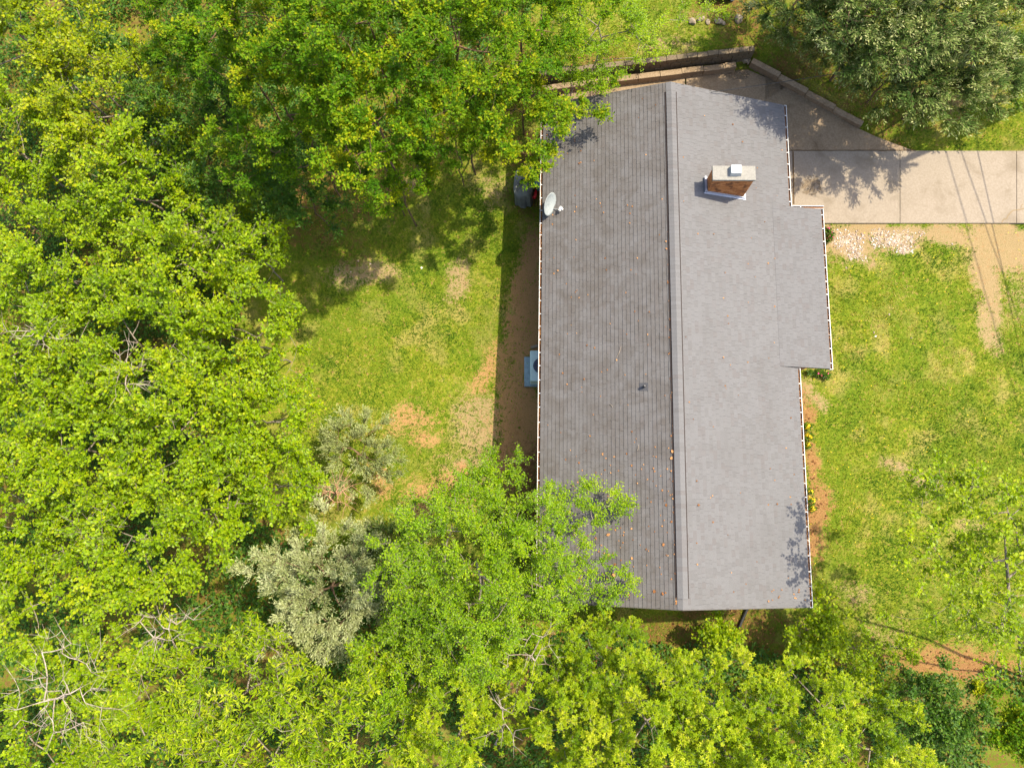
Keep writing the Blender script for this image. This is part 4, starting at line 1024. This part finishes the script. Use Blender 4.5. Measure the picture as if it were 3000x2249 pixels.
bare('dead_tree', 'pale leafless dead tree in the lower left', 'dead tree', at(190, 2030, 6.3), 2.1, 1.9, .8, 70, 'bark_pale', at(190, 2060, -1)[:2])
bare('dead_tree', 'bare thicket of twigs in the upper left wood', 'dead tree', at(640, 690, 4.9), 1.5, .7, .5, 40, 'bark_grey', at(620, 740, 0)[:2], .009)
bare('dead_tree', 'pale bare limbs in the middle of the left wood', 'dead tree', at(370, 1100, 6.2), 1.0, 1.0, .5, 24, 'bark_pale', at(370, 1180, 0)[:2], .009)
bare('dead_tree', 'pale broken limb at the left edge', 'dead tree', at(120, 980, 6.3), 1.0, .5, .4, 14, 'bark_pale', at(60, 1100, 0)[:2], .012)
bare('dead_tree', 'dry twigs beside the grey juniper, right of the dead tree', 'dead tree', at(480, 1840, 5.0), 1.0, .8, .5, 36, 'bark_pale', at(460, 1900, -1)[:2], .009)
bare('dead_tree', 'pale barked leafless sapling in the bottom middle', 'dead tree', at(1570, 1900, 5.2), 1.1, .9, .7, 16, 'bark_pale', at(1470, 2030, -1)[:2], .010, topk=-.5)
bare('dead_tree', 'grey leafless sapling near the bottom edge', 'dead tree', at(1480, 2120, 5.6), .9, .8, .5, 14, 'bark_pale', at(1450, 2200, -1)[:2], .009)
bare('dead_tree', 'bare twiggy branches over the left dark gap', 'dead tree', at(250, 1560, 6.0), 1.0, .5, .4, 18, 'bark_grey', at(300, 1620, -1)[:2], .009)
bare('dead_tree', 'reddish fallen cedar trunk between the two junipers', 'dead tree', at(985, 1440, 1.6), .7, .6, .4, 26, 'bark_red', at(940, 1500, -.8)[:2], .012)
# rusty dead cedar branch
SEED[0] += 1; r = np.random.default_rng(SEED[0]); p0 = at(1060, 1930, 1.5); root = empty('dead_branch', tuple(p0)); tag(root, 'rusty orange dead branch below the grey juniper', 'branch')
ts = np.linspace(0, 1, 10); line = np.stack([ts * .75 - .3, ts * .32 - .1, .05 * np.sin(ts * 6)], -1)
V, T = tubes(line[:-1], line[1:], np.full(9, .02), np.full(9, .014), 6); link('stick', mesh_np('stick', V, T), M['bark_red'], root)
K = 420; pos = line[r.integers(0, 10, K)] + r.normal(0, .05, (K, 3)); cr = link('dry_foliage', leaf_mesh('dry_foliage', 'spray', pos, np.array([.6, .2, .1]) + r.normal(0, .6, (K, 3)), np.array([0, 0, 1.]) + r.normal(0, .4, (K, 3)), r.uniform(.08, .16, K), r.uniform(.4, 1, K)), M['leaf_dry'], root); cr['kind'] = 'stuff'

# ------------------------------------------------------------------ flowers by the east wall
def flowers(label, cat, spots, petal, n, sz, green=.5, name='flower_bed', h=.35):
    SEED[0] += 1; r = np.random.default_rng(SEED[0]); P = np.array([ground(*s[:2]) for s in spots]); R = np.array([s[2] for s in spots]); B = P.mean(0); root = empty(name, tuple(B)); tag(root, label, cat)
    k = r.integers(0, len(spots), n); a = r.uniform(0, 6.28, n); q = np.sqrt(r.random(n)) * R[k]
    pos = P[k] + np.stack([q * np.cos(a), q * np.sin(a), r.uniform(.6, 1, n) * h * (1 - .5 * (q / R[k]) ** 2)], -1) - B
    o = link('petals', leaf_mesh('petals', 'oval', np.repeat(pos, 5, 0), r.normal(0, 1, (n * 5, 3)) * np.array([1, 1, .3]), np.array([0, 0, 1.]) + r.normal(0, .3, (n * 5, 3)), np.full(n * 5, sz), r.random(n * 5)), M[petal], root); o['kind'] = 'stuff'
    m = int(n * green * 4); k = r.integers(0, len(spots), m); a = r.uniform(0, 6.28, m); q = np.sqrt(r.random(m)) * R[k]
    pos = P[k] + np.stack([q * np.cos(a), q * np.sin(a), r.uniform(.1, .8, m) * h], -1) - B
    o = link('leaves', leaf_mesh('leaves', 'lance', pos, r.normal(0, 1, (m, 3)) + np.array([0, 0, .4]), np.array([0, 0, 1.]) + r.normal(0, .4, (m, 3)), np.full(m, .12), r.uniform(.2, .9, m)), M['leaf_deep'], root); o['kind'] = 'stuff'
flowers('bright yellow flowers along the east wall beside the mulch', 'flowers', [(2360, 1250, .12), (2364, 1280, .15), (2361, 1305, .10)], 'petal_yellow', 300, .045, .5)
flowers('small yellow flowers by the gutter near the mulch hump', 'flowers', [(2370, 1440, .1), (2374, 1465, .14), (2376, 1490, .12)], 'petal_yellow', 60, .04, .8)
flowers('pink flowers at the bay corner beside the white gravel', 'flowers', [(2420, 680, .12), (2428, 693, .14), (2424, 705, .1)], 'petal_pink', 40, .05, 2.5)
flowers('red and yellow rose bush under the end of the bay roof', 'flowers', [(2368, 1092, .08), (2392, 1093, .14), (2408, 1096, .16), (2418, 1103, .12)], 'petal_pink', 12, .045, 9)

# ------------------------------------------------------------------ fallen leaves on roof and in gutters, white stones, grass, undergrowth
def roof_litter():
    SEED[0] += 1; r = np.random.default_rng(SEED[0]); uv = []
    for _ in range(150): uv.append((r.uniform(-3.8, -.25), r.uniform(-8.9, -4)))
    for _ in range(90): uv.append((r.uniform(-4.4, -.3), r.uniform(-5, 9)))
    for _ in range(60): uv.append((r.uniform(.3, 4.4), r.uniform(-8.9, 8.5)))
    for _ in range(60): uv.append((-.22 + r.normal(0, .02), r.uniform(-9, 4)))
    for _ in range(14): uv.append((r.uniform(2.6, 4.4), r.uniform(-8.95, -8.5)))
    uv = np.array(uv); z = RZ - KS * np.abs(uv[:, 0]) + .03; X, Y = from_uv(uv[:, 0], uv[:, 1]); K = len(uv)
    big = np.where((r.random(K) < .18) & (uv[:, 1] < -4), 1.8, 1.0); sz = r.uniform(.035, .075, K) * big
    o = link('fallen_leaves', leaf_mesh('fallen_leaves', 'broad', np.stack([X, Y, z], -1), r.normal(0, 1, (K, 3)) * np.array([1, 1, .1]), np.array([0, 0, 1.]) + r.normal(0, .2, (K, 3)), sz, r.uniform(.3, 1, K)), M['leaf_dry']); tag(o, 'dry orange leaves scattered over the roof', 'leaves', kind='stuff')
    K = 2600; s = r.choice([0, 1, 2], K, p=[.5, .4, .1]); v = np.where(s == 0, r.uniform(-HL, HL, K), np.where(s == 1, r.uniform(-HL, XV0 - .1, K), r.uniform(XV0, XV1, K)))
    u = np.where(s == 0, -HALF - .05, np.where(s == 1, HALF + .04, XU1 + .04)) + r.uniform(-.035, .035, K); z = np.where(s == 2, XZ1, EZ) - .075 + r.uniform(0, .06, K) * (NA(v * 2, s * 9.0) > .45)
    X, Y = from_uv(u, v)
    o = link('gutter_leaves', leaf_mesh('gutter_leaves', 'oval', np.stack([X, Y, z], -1), r.normal(0, 1, (K, 3)) * np.array([1, 1, .2]), np.array([0, 0, 1.]) + r.normal(0, .4, (K, 3)), r.uniform(.03, .06, K), r.uniform(0, 1, K)), M['leaf_dry']); tag(o, 'dry brown leaves lying in the gutters', 'leaves', kind='stuff')
    for i, (px, py, z, L, a, lab) in enumerate([(1815, 1027, 3.9, .42, 1.2, 'pale thin stick lying on the roof above the vent pipe'), (1792, 1185, 3.8, .16, -.9, 'short thin twig on the roof below the vent pipe'), (1870, 1310, 4.0, .2, 1.4, 'curved twig on the roof near the ridge')]):
        p = at(px, py, z); u, v = house_uv(p[0], p[1]); z = roof_z(u) + .035; d = np.array([math.cos(a), math.sin(a), 0]); d[2] = -KS * np.sign(u) * d[0]
        c = np.array([p[0], p[1], z]); o = MB().tube([tuple(c - d * L / 2), tuple(c + np.array([.02, 0, .01])), tuple(c + d * L / 2)], [.006, .009, .005], 5).build('twig', M['bark_pale'], None); tag(o, lab, 'twig', 'twigs on the roof')
roof_litter()

def inside_house(x, y):
    u, v = house_uv(x, y); return ((np.abs(u) < HALF - .4) & (np.abs(v) < HL - .3)) | ((u > 0) & (u < 5.35) & (v > -.7) & (v < 4.85))
def gravel_stones():
    SEED[0] += 1; r = np.random.default_rng(SEED[0]); K = 6000; c = np.array([ground(*p) for p in ((2430, 660), (2720, 800))]); x = r.uniform(c[0, 0], c[1, 0], K); y = r.uniform(c[1, 1], c[0, 1], K)
    g = masks(x, y)['gravel'] + (NC(x, y, 4) - .5) * .5; k = g > r.uniform(.35, .9, K); x, y = x[k], y[k]
    # a few loose white stones in the lawn too
    lx = [ground(*p) for p in ((2560, 975), (2565, 985), (2605, 920), (2670, 990), (2790, 715), (2480, 785), (2630, 730), (2000 + 700, 690), (1050, 765), (1085, 772), (995, 790), (1028, 797), (1235, 785))]
    x = np.concatenate([x, [p[0] for p in lx]]); y = np.concatenate([y, [p[1] for p in lx]]); K = len(x); s = r.uniform(.014, .045, K) * r.uniform(.6, 1.1, K); s[-len(lx):] = .05
    ico = np.array([(1, 0, 0), (-1, 0, 0), (0, 1, 0), (0, -1, 0), (0, 0, .7), (0, 0, -.7)], float); F = np.array([(0, 2, 4), (2, 1, 4), (1, 3, 4), (3, 0, 4), (2, 0, 5), (1, 2, 5), (3, 1, 5), (0, 3, 5)])
    V = np.stack([x, y, terrain(x, y) + .01], -1)[:, None] + s[:, None, None] * (ico[None] * r.uniform(.6, 1.2, (K, 6, 1)) + r.normal(0, .15, (K, 6, 3)))
    T = np.arange(K)[:, None, None] * 6 + F[None]
    t = NT('pebble'); c_ = t.ramp(t.attr('tint'), [(0, (.22, .15, .11)), (.5, (.38, .31, .26)), (1, (.62, .57, .52))])
    o = link('gravel', mesh_np('gravel', V.reshape(-1, 3), T.reshape(-1, 3), {'tint': np.repeat(r.random(K), 8)}), t.done(t.bsdf(c_, .85, .3))); tag(o, 'white decorative gravel spread beside the driveway', 'gravel', kind='stuff')
gravel_stones()

def blades():
    SEED[0] += 1; r = np.random.default_rng(SEED[0])
    K = 330000; x = r.uniform(-14.5, 17, K); y = r.uniform(-12.5, 16, K)
    mk = masks(x, y); bare_ = np.maximum.reduce([mk['soil'], mk['clay'], mk['gravel'] * 1.2, mk['mulch'] * 1.3, mk['litter'] * .85]) + (NB(x, y, 5) - .5) * .6
    k = (bare_ < r.uniform(.25, .75, K)) & ~inside_house(x, y)
    k &= ~hide_slab(x, y); px, py = to_px(x, y, terrain(x, y)); k &= (px > 560) & (px < 3060) & (py > -40) & (py < 2050)
    k &= ~((px < 1500) & (py < 380)); x, y, z = x[k], y[k], terrain(x[k], y[k]); K = len(x)
    lush = NA(x, y, .45) * .6 + NC(x, y, 1.8) * .6; dry = NB(x, y, .7)
    tint = .36 + (dry - .5) * 1.3 - (lush - .6) * .8 + (NA(x, y, 3.0, 2) - .5) * .9 + r.normal(0, .17, K)
    d = r.normal(0, 1, (K, 3)); d[:, 2] = np.abs(d[:, 2]) * .7 + .35; s = r.uniform(.05, .11, K) * (.7 + .6 * lush)
    P = np.stack([x, y, z + .0], -1)
    D2 = nrm(d); side = np.cross(D2, np.array([0, 0, 1.0])); 
    o = link('grass', leaf_mesh('grass', 'needle', P, D2, np.cross(side, D2) + r.normal(0, .2, (K, 3)), s * 1.25, tint), M['grass']); tag(o, 'short yellow green lawn grass round the house', 'grass', kind='stuff')
    # clover and weeds in darker clumps, dandelions
    K = 42000; x = r.uniform(-14, 17, K); y = r.uniform(-12.5, 13, K); mk = masks(x, y)
    f = NC(x, y, .9) + NA(x, y, 3) * .5; edge = np.exp(-((house_uv(x, y)[0] + 5.6) / .7) ** 2) * .35
    k = (f + edge > .95) & ~inside_house(x, y) & ~hide_slab(x, y) & (np.maximum(mk['soil'], np.maximum(mk['gravel'], mk['mulch'])) < .5)
    x, y = x[k], y[k]; K = len(x); P = np.stack([x, y, terrain(x, y) + r.uniform(.02, .09, K)], -1)
    o = link('lawn_weeds', leaf_mesh('lawn_weeds', 'broad', P, r.normal(0, 1, (K, 3)) * np.array([1, 1, .2]), np.array([0, 0, 1.]) + r.normal(0, .35, (K, 3)), r.uniform(.03, .06, K), .45 + r.normal(0, .25, K)), M['leaf_fine']); tag(o, 'low clover and weeds growing in the lawn', 'weeds', kind='stuff')
    K = 260; x = r.uniform(5, 16, K); y = r.uniform(-9, 6, K); k = ~inside_house(x, y) & ~hide_slab(x, y); x, y = x[k], y[k]; K = len(x)
    o = link('dandelions', leaf_mesh('dandelions', 'oval', np.repeat(np.stack([x, y, terrain(x, y) + .08], -1), 4, 0), r.normal(0, 1, (4 * K, 3)) * np.array([1, 1, .1]), np.tile(np.array([0, 0, 1.]), (4 * K, 1)), np.full(4 * K, .026), r.random(4 * K)), M['petal_yellow']); tag(o, 'tiny yellow dandelions dotted over the right lawn', 'flowers', kind='stuff')
blades()

def undergrowth():
    SEED[0] += 1; r = np.random.default_rng(SEED[0]); K = 330000; x = r.uniform(-29, 14, K); y = r.uniform(-17, 17, K)
    f = in_poly(x + (NA(x, y, .8) - .5), y + (NB(x, y, .8) - .5), FOREST_W); px, py = to_px(x, y, terrain(x, y)); k = f & (NC(x, y, .7) > .36) & (px > -60) & (px < 3060) & (py > -60) & (py < 2310) & ~inside_house(x, y)
    x, y = x[k], y[k]; K = len(x); z = terrain(x, y) + r.random(K) ** 1.2 * (.3 + 5.0 * np.clip(NB(x, y, .6) - .38, 0, 1) * sstep((1900 - py[k]) / 300))
    o = link('undergrowth', leaf_mesh('undergrowth', 'oval', np.stack([x, y, z], -1), r.normal(0, 1, (K, 3)) * np.array([1, 1, .4]), np.array([0, 0, 1.]) + r.normal(0, .45, (K, 3)), r.uniform(.09, .19, K), .5 + r.normal(0, .22, K)), M['leaf_deep']); tag(o, 'low green undergrowth on the woodland floor', 'undergrowth', kind='stuff')
    K = 80000; x = r.uniform(-15, 15, K); y = r.uniform(-13, 15, K); mk = masks(x, y); k = (np.maximum(mk['litter'], mk['mulch']) > r.uniform(.4, 1.1, K)) & ~inside_house(x, y) & ~hide_slab(x, y); x, y = x[k], y[k]; K = len(x)
    o = link('leaf_litter', leaf_mesh('leaf_litter', 'broad', np.stack([x, y, terrain(x, y) + r.uniform(.01, .04, K)], -1), r.normal(0, 1, (K, 3)) * np.array([1, 1, .25]), np.array([0, 0, 1.]) + r.normal(0, .4, (K, 3)), r.uniform(.04, .09, K), r.uniform(0, .8, K)), M['leaf_dry']); tag(o, 'brown leaf litter under the trees and along the walls', 'leaf litter', kind='stuff')
undergrowth()
print('TRIS', sum(len(o.data.polygons) for o in scene.objects if o.type == 'MESH'), 'OBJ', len(scene.objects))
